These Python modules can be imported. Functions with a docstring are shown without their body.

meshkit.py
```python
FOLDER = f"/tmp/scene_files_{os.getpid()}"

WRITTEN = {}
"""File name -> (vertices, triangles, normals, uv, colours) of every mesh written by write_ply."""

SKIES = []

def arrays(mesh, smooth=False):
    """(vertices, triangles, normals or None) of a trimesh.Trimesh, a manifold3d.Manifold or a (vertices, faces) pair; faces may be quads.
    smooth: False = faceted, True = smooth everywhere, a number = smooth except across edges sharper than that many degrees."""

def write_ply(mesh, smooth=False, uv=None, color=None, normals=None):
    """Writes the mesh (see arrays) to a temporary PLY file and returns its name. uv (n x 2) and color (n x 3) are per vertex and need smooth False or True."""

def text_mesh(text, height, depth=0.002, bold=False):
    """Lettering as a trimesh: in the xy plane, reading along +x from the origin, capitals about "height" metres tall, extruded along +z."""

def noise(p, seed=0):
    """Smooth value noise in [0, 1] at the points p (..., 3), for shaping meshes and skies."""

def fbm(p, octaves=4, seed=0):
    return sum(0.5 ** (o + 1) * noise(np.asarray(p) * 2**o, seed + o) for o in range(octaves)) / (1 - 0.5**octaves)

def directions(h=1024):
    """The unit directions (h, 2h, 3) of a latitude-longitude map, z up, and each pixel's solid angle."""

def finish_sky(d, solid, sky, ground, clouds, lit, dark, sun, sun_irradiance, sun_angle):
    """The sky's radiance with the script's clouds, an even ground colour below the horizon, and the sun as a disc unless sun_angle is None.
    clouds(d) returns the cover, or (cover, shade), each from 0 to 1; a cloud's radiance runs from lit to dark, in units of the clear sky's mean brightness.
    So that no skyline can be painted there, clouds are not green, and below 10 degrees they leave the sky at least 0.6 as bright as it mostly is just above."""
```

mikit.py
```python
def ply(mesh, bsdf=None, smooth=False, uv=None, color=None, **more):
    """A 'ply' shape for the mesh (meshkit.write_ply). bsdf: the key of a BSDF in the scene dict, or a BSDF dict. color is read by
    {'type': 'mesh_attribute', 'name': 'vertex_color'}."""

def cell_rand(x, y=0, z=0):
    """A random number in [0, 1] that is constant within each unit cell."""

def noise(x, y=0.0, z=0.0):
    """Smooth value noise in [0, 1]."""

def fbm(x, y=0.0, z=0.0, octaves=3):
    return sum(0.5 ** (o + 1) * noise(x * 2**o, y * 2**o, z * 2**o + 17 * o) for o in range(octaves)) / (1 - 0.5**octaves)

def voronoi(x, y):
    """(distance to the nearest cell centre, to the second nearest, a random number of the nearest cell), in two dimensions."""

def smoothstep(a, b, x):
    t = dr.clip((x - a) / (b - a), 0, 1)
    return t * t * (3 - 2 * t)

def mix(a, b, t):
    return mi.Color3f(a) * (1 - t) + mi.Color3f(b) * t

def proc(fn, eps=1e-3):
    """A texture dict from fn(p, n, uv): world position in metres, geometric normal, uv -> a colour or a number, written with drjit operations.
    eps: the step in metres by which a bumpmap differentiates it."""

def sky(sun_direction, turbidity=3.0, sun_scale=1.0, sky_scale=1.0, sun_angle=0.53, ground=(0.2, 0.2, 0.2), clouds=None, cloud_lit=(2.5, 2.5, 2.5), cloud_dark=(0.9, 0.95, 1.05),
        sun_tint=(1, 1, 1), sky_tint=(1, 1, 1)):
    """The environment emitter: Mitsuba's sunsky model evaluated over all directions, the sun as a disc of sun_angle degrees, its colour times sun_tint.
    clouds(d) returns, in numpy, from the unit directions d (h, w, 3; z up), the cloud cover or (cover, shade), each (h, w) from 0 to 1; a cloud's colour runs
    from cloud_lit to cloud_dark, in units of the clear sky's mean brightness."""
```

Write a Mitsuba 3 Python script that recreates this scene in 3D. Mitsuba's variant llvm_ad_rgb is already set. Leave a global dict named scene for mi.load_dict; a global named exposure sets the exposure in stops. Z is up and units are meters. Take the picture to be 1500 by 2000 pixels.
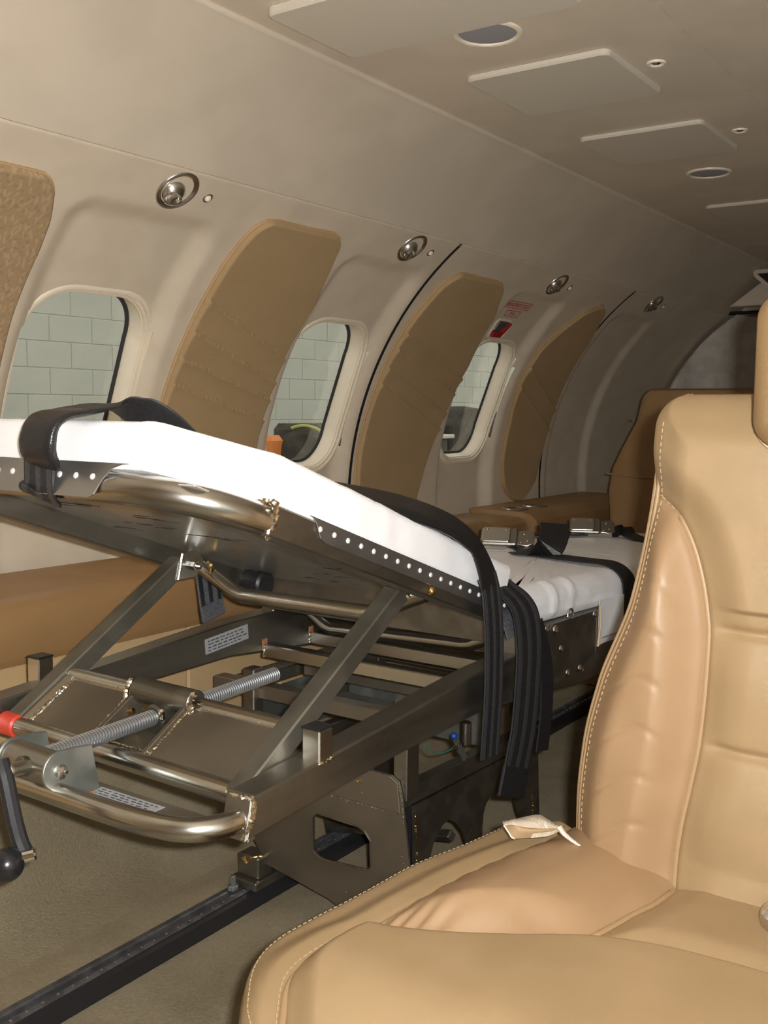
import math, random
import numpy as np, trimesh, mitsuba as mi, drjit as dr
import mikit, meshkit
from mikit import proc, ply, voronoi, cell_rand, smoothstep, mix
from shapely.geometry import Polygon, box as sbox, Point
from shapely.ops import unary_union

T = mi.ScalarTransform4f
random.seed(7); rng = np.random.default_rng(7)
scene, labels = {}, {}
EYE = 0.85          # camera height above the aisle floor; all coordinates below are metres, z measured from eye level
PI = math.pi

# ------------------------------------------------------------------ camera, light, exposure
_y, _p, _r = math.radians(34.7), math.radians(5.75), math.radians(0.5)
FWD = np.array([-math.sin(_y)*math.cos(_p), math.cos(_y)*math.cos(_p), -math.sin(_p)])
_rt = np.array([math.cos(_y), math.sin(_y), 0.0]); _up = np.cross(_rt, FWD)
RIGHT = math.cos(_r)*_rt + math.sin(_r)*_up; UP = -math.sin(_r)*_rt + math.cos(_r)*_up
CAM = np.array([0, 0, EYE])
scene['camera'] = {'type': 'perspective', 'fov': 2*math.degrees(math.atan(750/1990)), 'fov_axis': 'x', 'near_clip': 0.02, 'far_clip': 100.0,
                   'to_world': T().look_at(origin=list(CAM), target=list(CAM+FWD), up=list(UP))}
exposure = 0.0
# the camera's own flash, right of the lens (the photograph's shadows fall to the left of things)
_f = CAM + 0.030*RIGHT + 0.020*UP - 0.012*FWD
FLASH = 26000.0
scene['camera_flash'] = {'type': 'rectangle', 'to_world': T().look_at(origin=list(_f), target=list(_f+FWD), up=list(UP)).scale([0.011, 0.0065, 1]),
                         'bsdf': {'type': 'diffuse', 'reflectance': {'type': 'rgb', 'value': [.3, .3, .3]}},
                         'emitter': {'type': 'area', 'radiance': {'type': 'rgb', 'value': [FLASH, FLASH*0.99, FLASH*0.965]}}}
labels['camera_flash'] = {'label': 'small rectangular flash lamp just right of the camera lens', 'category': 'lamp'}
# even hangar light outside, coming in by the windows and the doorway
scene['hangar_light'] = {'type': 'constant', 'radiance': {'type': 'rgb', 'value': [1.08, 1.06, 0.94]}}

# ------------------------------------------------------------------ materials
def rgb(*c): return {'type': 'rgb', 'value': list(c)}
def princ(col, rough=.5, metal=0., spec=.5, **k):
    d = {'type': 'principled', 'base_color': col if isinstance(col, dict) else rgb(*col), 'roughness': rough, 'metallic': metal}
    if metal == 0: d['specular'] = spec
    d.update(k); return d
def bump(inner, fn, scale): return {'type': 'bumpmap', 'arbitrary': proc(fn, eps=4e-4), 'scale': scale, 'bsdf': inner}
def mat(name, d): scene[name] = {'type': 'twosided', 'bsdf': d}; return name
def fbm(q, o=3): return mikit.fbm(q.x, q.y, q.z, o)
def C(c): return mi.Color3f(*c)
def speckle(a, b, s, oct=3):
    return proc(lambda p, n, uv: mix(C(a), C(b), smoothstep(.35, .65, fbm(p*s, oct))))

VINYL = (.62, .53, .415)
mat('m_vinyl', bump(princ(speckle((.60, .515, .40), (.64, .55, .43), 14.), .55, 0, .35), lambda p, n, uv: fbm(p*900., 2), .00012))
mat('m_ceiling', bump(princ(speckle((.56, .485, .385), (.60, .52, .415), 9.), .6, 0, .3), lambda p, n, uv: fbm(p*700., 2), .00012))
mat('m_ceiling_door', princ((.58, .53, .44), .5, 0, .35))
mat('m_cream', princ((.76, .68, .54), .38, 0, .45))
mat('m_cream_edge', princ((.78, .70, .56), .4, 0, .4))
mat('m_joint', princ((.16, .135, .105), .8, 0, .1))
mat('m_gap', princ((.03, .028, .028), .8, 0, .1))
def leaf(p, n, uv):
    a = p.y*95.; b = p.z*95.
    c1 = voronoi(a*.9+b*.5, (b*.9-a*.5)*.42); c2 = voronoi(a*.9-b*.5+37., (b*.9+a*.5)*.42)
    d = dr.minimum(c1[0], c2[0]+.05)
    g = smoothstep(.25, .45, fbm(p*mi.Point3f(20., 190., 260.), 2))
    return mix(C((.315, .215, .117)), C((.455, .335, .205)), .5*(1-smoothstep(.14, .30, d)) + .28*g)
def weave(p, n, uv):
    g = fbm(mi.Point3f(p.x*60., p.y*300., p.z*900.), 2)
    h = fbm(p*12., 3)
    return mix(C((.345, .235, .122)), C((.455, .325, .18)), .5*g + .5*h)
mat('m_pad', bump(princ(proc(weave), .85, 0, .15, sheen=.3), lambda p, n, uv: fbm(p*600., 2), .0004))
mat('m_pad_leaf', bump(princ(proc(leaf), .85, 0, .15, sheen=.3), lambda p, n, uv: fbm(p*600., 2), .0004))
mat('m_pad_edge', princ((.46, .31, .165), .6, 0, .3))
def leather_bump(p, n, uv): return fbm(p*420., 3)
mat('m_leather', bump(princ(speckle((.262, .178, .092), (.287, .196, .104), 10.), .47, 0, .42), leather_bump, .00018))
mat('m_leather_pink', bump(princ(speckle((.28, .177, .094), (.305, .194, .106), 10.), .47, 0, .4), leather_bump, .00018))
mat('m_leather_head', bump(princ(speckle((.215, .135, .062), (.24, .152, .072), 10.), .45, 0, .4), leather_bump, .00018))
mat('m_leather_dark', bump(princ(speckle((.285, .165, .072), (.31, .182, .082), 8.), .45, 0, .35), leather_bump, .00018))
mat('m_leather_panel', bump(princ(speckle((.47, .325, .17), (.50, .35, .19), 8.), .5, 0, .3), leather_bump, .00015))
mat('m_piping', princ((.305, .20, .105), .45, 0, .4))
mat('m_piping_light', princ((.50, .37, .22), .45, 0, .4))
mat('m_stitch', princ((.42, .31, .185), .7, 0, .2))
def carpet(p, n, uv):
    a = fbm(p*7., 4); b = fbm(p*380., 2)
    return mix(C((.21, .175, .115)), C((.32, .272, .188)), dr.clip(.55*smoothstep(.3, .7, a) + .6*(b-.25), 0., 1.))
mat('m_carpet', bump(princ(proc(carpet), .95, 0, .05, sheen=.2), lambda p, n, uv: fbm(p*500., 2), .002))
mat('m_black_trim', princ((.018, .018, .021), .35, 0, .5))
mat('m_track', princ(speckle((.11, .11, .12), (.17, .17, .18), 60.), .42, .6))
mat('m_track_dark', princ((.05, .05, .055), .4, .3))
mat('m_white', bump(princ((.84, .84, .86), .38, 0, .4), lambda p, n, uv: fbm(p*60., 3), .0006))
def steelcol(p, n, uv):
    a = fbm(p*mi.Point3f(9., 9., 9.), 4); b = fbm(p*90., 3)
    return mix(C((.29, .275, .24)), C((.44, .42, .375)), dr.clip(.7*a + .4*b - .05, 0., 1.))
def brushed(p, n, uv): return .33 + .16*fbm(mi.Point3f(p.x*40., p.y*6., p.z*60.), 3)
mat('m_steel', bump(princ(proc(steelcol), proc(brushed), 1.), lambda p, n, uv: fbm(p*140., 3), .00012))
mat('m_steel_dark', princ(speckle((.20, .185, .155), (.29, .27, .23), 22.), .36, .92))
mat('m_plate', princ(speckle((.20, .17, .13), (.28, .24, .185), 7.), .5, .85))
mat('m_strut', princ(speckle((.19, .18, .15), (.27, .255, .215), 14.), .5, .9))
mat('m_sheet', princ(speckle((.66, .65, .61), (.76, .75, .71), 9.), .19, .80))
mat('m_flange', princ(speckle((.30, .29, .285), (.38, .37, .36), 12.), .34, .9))
mat('m_galv', princ(speckle((.30, .33, .31), (.44, .46, .44), 26.), .42, .9))
mat('m_tube', princ(speckle((.43, .415, .375), (.53, .515, .475), 11.), .25, 1.))
mat('m_chrome', princ((.78, .78, .78), .09, 1.))
mat('m_satin', princ((.70, .70, .68), .24, 1.))
mat('m_zinc', princ((.50, .53, .57), .32, .9))
mat('m_weld', princ(speckle((.75, .66, .48), (.95, .92, .85), 300.), .14, 1.))
mat('m_brass_weld', princ((.80, .56, .24), .2, 1.))
mat('m_rivet', princ((.78, .78, .78), .3, .35))
mat('m_rust', princ(speckle((.33, .12, .06), (.52, .24, .12), 200.), .6, .3))
mat('m_black_plastic', princ((.012, .012, .014), .25, 0, .5))
mat('m_red_plastic', princ((.62, .055, .03), .4, 0, .5))
mat('m_red_dark', princ((.33, .014, .022), .4, 0, .5))
mat('m_red_print', princ((.40, .075, .06), .6, 0, .2))
mat('m_sticker', princ((.60, .43, .35), .5, 0, .3))
mat('m_blue', princ((.012, .06, .25), .35, 0, .5))
mat('m_green_wire', princ((.03, .18, .12), .4, 0, .4))
def web(p, n, uv): return mix(C((.005, .005, .006)), C((.020, .020, .023)), fbm(p*700., 2))
mat('m_web', princ(proc(web), .45, 0, .5))
mat('m_web_rib', princ(proc(lambda p, n, uv: mix(C((.010, .010, .012)), C((.055, .056, .062)), fbm(p*1100., 2))), .38, 0, .5))
mat('m_web_grey', princ(proc(lambda p, n, uv: mix(C((.03, .032, .037)), C((.12, .125, .14)), fbm(p*420., 2))), .6, 0, .3))
mat('m_black_vinyl', bump(princ((.012, .012, .013), .33, 0, .5), lambda p, n, uv: fbm(p*500., 2), .0005))
mat('m_navy', princ((.012, .012, .10), .5, 0, .3))
mat('m_label', princ((.40, .41, .43), .35, .3))
mat('m_ink', princ((.05, .05, .06), .5, 0, .3))
mat('m_grille', princ(proc(lambda p, n, uv: mix(C((.24, .235, .245)), C((.32, .315, .325)), fbm(p*800., 1))), .7, 0, .2))
mat('m_curtain', princ(speckle((.54, .51, .455), (.61, .58, .52), 30.), .9, 0, .1))
mat('m_gold', bump(princ(proc(lambda p, n, uv: mix(C((.55, .44, .30)), C((.95, .86, .74)), fbm(p*900., 2))), .38, .55), lambda p, n, uv: fbm(p*1500., 2), .0008))
mat('m_gold_dark', princ((.42, .30, .17), .5, .2))
mat('m_block', princ(proc(lambda p, n, uv: mix(C((.47, .485, .425)), C((.53, .54, .48)), fbm(p*3., 3))), .9, 0, .1))
mat('m_mortar', princ((.42, .43, .385), .9, 0, .1))
mat('m_concrete', princ(speckle((.18, .18, .17), (.24, .24, .23), 2.), .8, 0, .2))
mat('m_dark_box', princ(speckle((.045, .042, .036), (.075, .068, .058), 8.), .7, 0, .2))
mat('m_bench_top', princ((.55, .53, .46), .5, 0, .3))
mat('m_bench', princ(speckle((.06, .055, .048), (.12, .11, .09), 6.), .7, 0, .2))
mat('m_orange', princ((.62, .20, .045), .5, 0, .4))
mat('m_hose', princ((.42, .45, .13), .5, 0, .4))
mat('m_rubber', princ((.025, .025, .027), .55, 0, .4))
scene['m_glass'] = {'type': 'thindielectric', 'int_ior': 1.5}

# ------------------------------------------------------------------ helpers
used = {}
def numbered(key):
    n = used.get(key, 0); used[key] = n + 1
    return key if n == 0 else f'{key}_{n:03d}'
def tag(key, label=None, cat=None, group=None, kind=None):
    d = labels.setdefault(key, {})
    for k, v in (('label', label), ('category', cat), ('group', group), ('kind', kind)):
        if v: d[k] = v
    return key
def thing(name, label, cat, group=None): return tag(numbered(name), label, cat, group)
def up(m):
    if isinstance(m, tuple): m = trimesh.Trimesh(np.asarray(m[0], float), m[1], process=False)
    m = m.copy(); m.apply_translation([0, 0, EYE]); return m
def obj(name, mesh, material, parent=None, smooth=30, label=None, cat=None, group=None, kind=None):
    if isinstance(mesh, list): mesh = cat_(mesh)
    key = numbered(f'{parent}__{name}' if parent else name)
    scene[key] = ply(up(mesh), material, smooth=smooth)
    if label or cat or kind or group: tag(key, label, cat, group, kind)
    return key
def cat_(ms): return trimesh.util.concatenate([trimesh.Trimesh(m[0], m[1], process=False) if isinstance(m, tuple) else m for m in ms])
def nrm(v): v = np.asarray(v, float); return v/np.linalg.norm(v)
def frame(zaxis, xhint=(1, 0, 0)):
    z = nrm(zaxis); x = np.asarray(xhint, float); x = x - z*(x@z)
    if np.linalg.norm(x) < 1e-6: x = np.array([0, 1, 0]) - z*z[1]
    x = nrm(x); y = np.cross(z, x); M = np.eye(4); M[:3, 0], M[:3, 1], M[:3, 2] = x, y, z; return M
def at(m, pos, M=None):
    m = m.copy(); A = np.eye(4) if M is None else M.copy(); A[:3, 3] = pos; m.apply_transform(A); return m
def cbox(lo, hi, c=.002):
    lo, hi = np.array(lo, float), np.array(hi, float); s = (hi-lo)/2; m = (hi+lo)/2; c = min(c, .45*s.min()); P = []
    for sx in (-1, 1):
        for sy in (-1, 1):
            for sz in (-1, 1):
                P += [[sx*(s[0]-c), sy*(s[1]-c), sz*s[2]], [sx*(s[0]-c), sy*s[1], sz*(s[2]-c)], [sx*s[0], sy*(s[1]-c), sz*(s[2]-c)]]
    h = trimesh.convex.convex_hull(np.array(P)); h.apply_translation(m); return h
def bar(a, b, w, h, c=.002, side=(1, 0, 0)):
    a, b = np.array(a, float), np.array(b, float); L = np.linalg.norm(b-a)
    m = cbox([-w/2, -h/2, 0], [w/2, h/2, L], c); return at(m, a, frame(b-a, side))
def smooth_path(P, n=8, closed=False):
    P = np.array(P, float); out = []
    k = len(P)
    for i in range(k if closed else k-1):
        p1, p2 = P[i], P[(i+1) % k]
        p0 = P[i-1] if (i > 0 or closed) else 2*p1-p2
        p3 = P[(i+2) % k] if (i+2 < k or closed) else 2*p2-p1
        for t in np.arange(n)/n:
            out.append(.5*((2*p1)+(-p0+p2)*t+(2*p0-5*p1+4*p2-p3)*t*t+(-p0+3*p1-3*p2+p3)*t**3))
    if not closed: out.append(P[-1])
    return np.array(out)
def round_path(P, r, n=8):
    """polyline with filleted corners"""
    P = [np.array(p, float) for p in P]; out = [P[0]]
    for i in range(1, len(P)-1):
        a, b, c = P[i-1], P[i], P[i+1]; u, v = nrm(a-b), nrm(c-b)
        ang = math.acos(np.clip(u@v, -1, 1)); d = min(r/math.tan(ang/2), .49*np.linalg.norm(a-b), .49*np.linalg.norm(c-b))
        p, q = b+u*d, b+v*d
        for t in np.linspace(0, 1, n): out.append((1-t)**2*p+2*t*(1-t)*b+t*t*q)
    out.append(P[-1]); return np.array(out)
def tube(P, r, sides=20, cap=True, closed=False):
    P = np.array(P, float); n = len(P); r = np.broadcast_to(np.asarray(r, float), (n,))
    t = np.gradient(P, axis=0) if not closed else np.roll(P, -1, 0)-np.roll(P, 1, 0)
    t /= np.linalg.norm(t, axis=1, keepdims=True)
    u = np.cross(t[0], [0, 0, 1.]);
    if np.linalg.norm(u) < 1e-3: u = np.cross(t[0], [1., 0, 0])
    u = nrm(u); V = []; ang = np.arange(sides)*2*PI/sides
    for i in range(n):
        u = nrm(u - t[i]*(u@t[i])); w = np.cross(t[i], u)
        V.append(P[i]+r[i]*(np.cos(ang)[:, None]*u+np.sin(ang)[:, None]*w))
    V = np.vstack(V); F = []
    for i in range(n if closed else n-1):
        for j in range(sides):
            a, b = i*sides+j, i*sides+(j+1) % sides; k = (i+1) % n
            c, d = k*sides+(j+1) % sides, k*sides+j
            F += [[a, b, c], [a, c, d]]
    if cap and not closed:
        V = np.vstack([V, P[:1], P[-1:]]); m = n*sides
        for j in range(sides):
            F.append([m, (j+1) % sides, j]); F.append([m+1, (n-1)*sides+j, (n-1)*sides+(j+1) % sides])
    return trimesh.Trimesh(V, F, process=False)
def lathe(prof, pos, axis, n=40, xhint=(1, 0, 0)):
    """profile of (radius, height) revolved about axis"""
    prof = np.array(prof, float); a = np.arange(n)*2*PI/n; k = len(prof)
    V = np.stack([prof[:, None, 0]*np.cos(a), prof[:, None, 0]*np.sin(a), np.broadcast_to(prof[:, None, 1], (k, n))], -1).reshape(-1, 3); F = []
    for i in range(k-1):
        for j in range(n):
            p, q = i*n+j, i*n+(j+1) % n; F += [[p, q, q+n], [p, q+n, p+n]]
    return at(trimesh.Trimesh(V, F, process=False), pos, frame(axis, xhint))
def cyl(a, b, r, n=24, c=.0015):
    a, b = np.array(a, float), np.array(b, float); L = np.linalg.norm(b-a); c = min(c, r*.4, L*.3)
    return lathe([(0, 0), (r-c, 0), (r, c), (r, L-c), (r-c, L), (0, L)], a, b-a, n)
def dome(pos, axis, r, h=None, n=14):
    h = h or r*.7; return lathe([(r*math.cos(t), h*math.sin(t)) for t in np.linspace(0, PI/2*.999, 6)], pos, axis, n)
def offset_poly(P, d):
    """inset a simple CCW polygon by d (mitred, same number of points)"""
    P = np.array(P, float); n = len(P); out = []
    for i in range(n):
        e1, e2 = nrm(P[i]-P[i-1]), nrm(P[(i+1) % n]-P[i]); n1, n2 = np.array([-e1[1], e1[0]]), np.array([-e2[1], e2[0]])
        m = n1+n2; out.append(P[i]+d*m/max(m@n1, .35))
    return np.array(out)
def ccw(P):
    P = np.array(P, float); a = np.sum(P[:, 0]*np.roll(P[:, 1], -1)-np.roll(P[:, 0], -1)*P[:, 1]); return P if a > 0 else P[::-1]
def tri2d(P):
    import mapbox_earcut as me
    P = np.array(P, np.float64); return me.triangulate_float64(P, np.array([len(P)], np.uint32)).reshape(-1, 3)
def loft(P, layers):
    """stack of insets: layers of (inset, height); returns mesh in the polygon's own (a, b, h)"""
    P = ccw(P); n = len(P); V = []
    for d, h in layers:
        q = offset_poly(P, d) if abs(d) > 1e-9 else P; V.append(np.column_stack([q, np.full(n, h)]))
    V = np.vstack(V); F = []
    for k in range(len(layers)-1):
        for i in range(n):
            a, b = k*n+i, k*n+(i+1) % n; F += [[a, b, b+n], [a, b+n, a+n]]
    t = tri2d(V[:n, :2]); F += [list(x[::-1]) for x in t]
    t = tri2d(V[-n:, :2]); F += [list(x+(len(layers)-1)*n) for x in t]
    return trimesh.Trimesh(V, F, process=False)
def prism(P, h0, h1, c=.002):
    return loft(P, [(c, h0), (0, h0+c), (0, h1-c), (c, h1)])
def swap(m, order):
    """mesh axes (a,b,h) onto world: order gives for x,y,z the source axis index"""
    m = m.copy(); m.vertices = m.vertices[:, list(order)]
    A = np.eye(3)[list(order)]
    if np.linalg.det(A) < 0: m.faces = m.faces[:, ::-1]
    return m
def slab_x(PYZ, x0, x1, c=.002): return swap(prism(PYZ, x0, x1, c), (2, 0, 1))
def slab_y(PXZ, y0, y1, c=.002): return swap(prism(PXZ, y0, y1, c), (0, 2, 1))
def slab_z(PXY, z0, z1, c=.002): return prism(PXY, z0, z1, c)
def holed(poly, h): return trimesh.creation.extrude_polygon(poly, h, engine='earcut')
def rrect(w, h, r, n=6, cx=0, cy=0):
    out = []
    for sx, sy, a0 in ((1, -1, -90), (1, 1, 0), (-1, 1, 90), (-1, -1, 180)):
        for a in np.radians(np.linspace(a0, a0+90, n)): out.append((cx+sx*(w/2-r)+r*math.cos(a), cy+sy*(h/2-r)+r*math.sin(a)))
    return np.array(out)
def grid_mesh(V, flip=False, mask=None):
    """V (m, n, 3) -> mesh"""
    m, n = V.shape[:2]; i, j = np.meshgrid(np.arange(m-1), np.arange(n-1), indexing='ij')
    keep = np.ones((m-1, n-1), bool) if mask is None else mask
    a = (i*n+j)[keep]; q = np.stack([a, a+1, a+n+1, a+n], -1)
    F = np.vstack([q[:, [0, 1, 2]], q[:, [0, 2, 3]]])
    if flip: F = F[:, ::-1]
    t = trimesh.Trimesh(V.reshape(-1, 3), F, process=False); t.remove_unreferenced_vertices(); return t
def ribbon(path, wdirs, w, th, ribs=True):
    """strap: path points, width directions; ribs raised along its length. Returns (body, ribs)"""
    P = np.array(path, float); D = np.array([nrm(d) for d in wdirs]); t = np.gradient(P, axis=0); t /= np.linalg.norm(t, axis=1, keepdims=True)
    D = D - t*(np.sum(D*t, 1, keepdims=True)); D /= np.linalg.norm(D, axis=1, keepdims=True); N = np.cross(t, D)
    def sweep(sec):
        k = len(sec); V = np.stack([P+D*s[0]+N*s[1] for s in sec], 1); n = len(P); V2 = V.reshape(-1, 3); F = []
        for i in range(n-1):
            for j in range(k):
                a, b = i*k+j, i*k+(j+1) % k; F += [[a, b, b+k], [a, b+k, a+k]]
        for j in range(1, k-1): F += [[0, j+1, j], [(n-1)*k, (n-1)*k+j, (n-1)*k+j+1]]
        m = trimesh.Trimesh(V2, F, process=False); return m
    e = th*.5
    body = sweep([(-w/2+e, -th/2), (w/2-e, -th/2), (w/2, 0), (w/2-e, th/2), (-w/2+e, th/2), (-w/2, 0)])
    rib = []
    if ribs:
        for c in (-.36, 0, .36):
            for s in (1, -1):
                rib.append(sweep([(c*w-.085*w, s*th*.48), (c*w-.05*w, s*(th*.5+.0006)), (c*w+.05*w, s*(th*.5+.0006)), (c*w+.085*w, s*th*.48)]))
    return body, rib
def strap(name, label, path, wdirs, w=.048, th=.0025, group=None, n=6, m1='m_web', m2='m_web_rib', parent=None):
    path = np.array(path, float); wd = np.array(wdirs, float)
    if wd.ndim == 1: wd = np.repeat(wd[None], len(path), 0)
    pp = smooth_path(np.hstack([path, wd]), n)
    body, rib = ribbon(pp[:, :3], pp[:, 3:], w, th)
    t = parent or thing(name, label, 'strap', group)
    obj('webbing', body, m1, t)
    for r in (rib[0::2] if len(rib) else []): pass
    obj('woven_rib', rib, m2, t, kind='stuff')
    return t
def sdf_rr(x, y, a, b, r):
    qx, qy = np.abs(x)-a+r, np.abs(y)-b+r
    return np.minimum(np.maximum(qx, qy), 0)+np.hypot(np.maximum(qx, 0), np.maximum(qy, 0))-r
def sstep(e0, e1, x): t = np.clip((x-e0)/(e1-e0), 0, 1); return t*t*(3-2*t)
def seg_dist(px, py, poly):
    d = np.full(np.shape(px), 9e9)
    for (x0, y0), (x1, y1) in zip(poly[:-1], poly[1:]):
        vx, vy = x1-x0, y1-y0; t = np.clip(((px-x0)*vx+(py-y0)*vy)/(vx*vx+vy*vy+1e-12), 0, 1)
        d = np.minimum(d, np.hypot(px-x0-t*vx, py-y0-t*vy))
    return d

# ------------------------------------------------------------------ cabin shell
CX, CZ, RW = -.806, -.252, .794        # left side wall: part of a circle about the cabin's axis
def W(Y, th, off=0.):
    """point on the left wall: station Y, angle th (degrees above the axis), off outward"""
    th = np.radians(th); r = RW+off
    return np.stack(np.broadcast_arrays(CX-r*np.cos(th), np.asarray(Y, float), CZ+r*np.sin(th)), -1)
def WN(th): th = math.radians(th); return np.array([math.cos(th), 0, -math.sin(th)])      # inward normal
def WT(th): th = math.radians(th); return np.array([math.sin(th), 0, math.cos(th)])       # up along the wall
BAYS = [.545, 1.263, 1.983, 2.775]
THC, AW, BH = 20.4, .156, .199          # window surround: centre angle, half width, half height
SEAM_TH = 54.6
def s_of(th): return np.radians(th-THC)*RW
def depth(Y, th):
    d = np.zeros(np.broadcast(Y, th).shape)
    for c in BAYS+[3.50]:
        hw = .160 if c < 3 else .17
        ds = (th-47.2)*PI/180*RW
        q1, q2 = np.abs(Y-c+(.018 if c < 3 else 0))-hw+.05, ds+.05
        e = np.minimum(np.maximum(q1, q2), 0)+np.hypot(np.maximum(q1, 0), np.maximum(q2, 0))-.05
        d += .030*sstep(.016, -.036, e)*(1. if c < 3 else .6)*(1-.35*sstep(20, 47, th))
    return d
wall = tag(numbered('wall_left'), 'curved cream vinyl side wall of the cabin with recessed window bays', kind='structure')
PANELS = [(-.75, 2.1478), (2.1518, 3.2778), (3.2818, 4.43)]
for a, b in PANELS:
    ys = np.unique(np.concatenate([np.arange(a, b, .009), a+np.array([0, .002, .004, .006]), b-np.array([.006, .004, .002, 0])]))
    ths = np.unique(np.concatenate([np.arange(-12 if a < 3 else -46, SEAM_TH-.4, .7), SEAM_TH-np.array([.45, .25, .1])]))
    Yg, Tg = np.meshgrid(ys, ths, indexing='ij')
    off = depth(Yg, Tg)
    e = np.abs(Yg-b); off = off+np.where(e < .010, .006*(1-e/.010)**2, 0)
    e2 = (SEAM_TH-.1-Tg)*PI/180*RW; off = off+np.where(e2 < .004, .002*(1-e2/.004)**2, 0)
    P = W(Yg, Tg, off)
    yc, tc = (Yg[:-1, :-1]+Yg[1:, 1:])/2, (Tg[:-1, :-1]+Tg[1:, 1:])/2
    keep = np.ones(yc.shape, bool)
    for c in BAYS: keep &= sdf_rr(yc-c+.018, s_of(tc), AW-.006, BH-.006, .105) > 0
    obj('panel', grid_mesh(P, True, keep), 'm_vinyl', wall, smooth=True)
for y in (2.15, 3.28):
    obj('joint_backing', grid_mesh(W(*np.meshgrid([y-.02, y+.06], np.arange(-12, 55, 2.), indexing='ij'), .014), True), 'm_gap', wall, smooth=True)
obj('joint_backing', grid_mesh(W(*np.meshgrid(np.arange(-.8, 4.45, .1), [53.2, 56.], indexing='ij'), .012), True), 'm_joint', wall, smooth=True)

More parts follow.
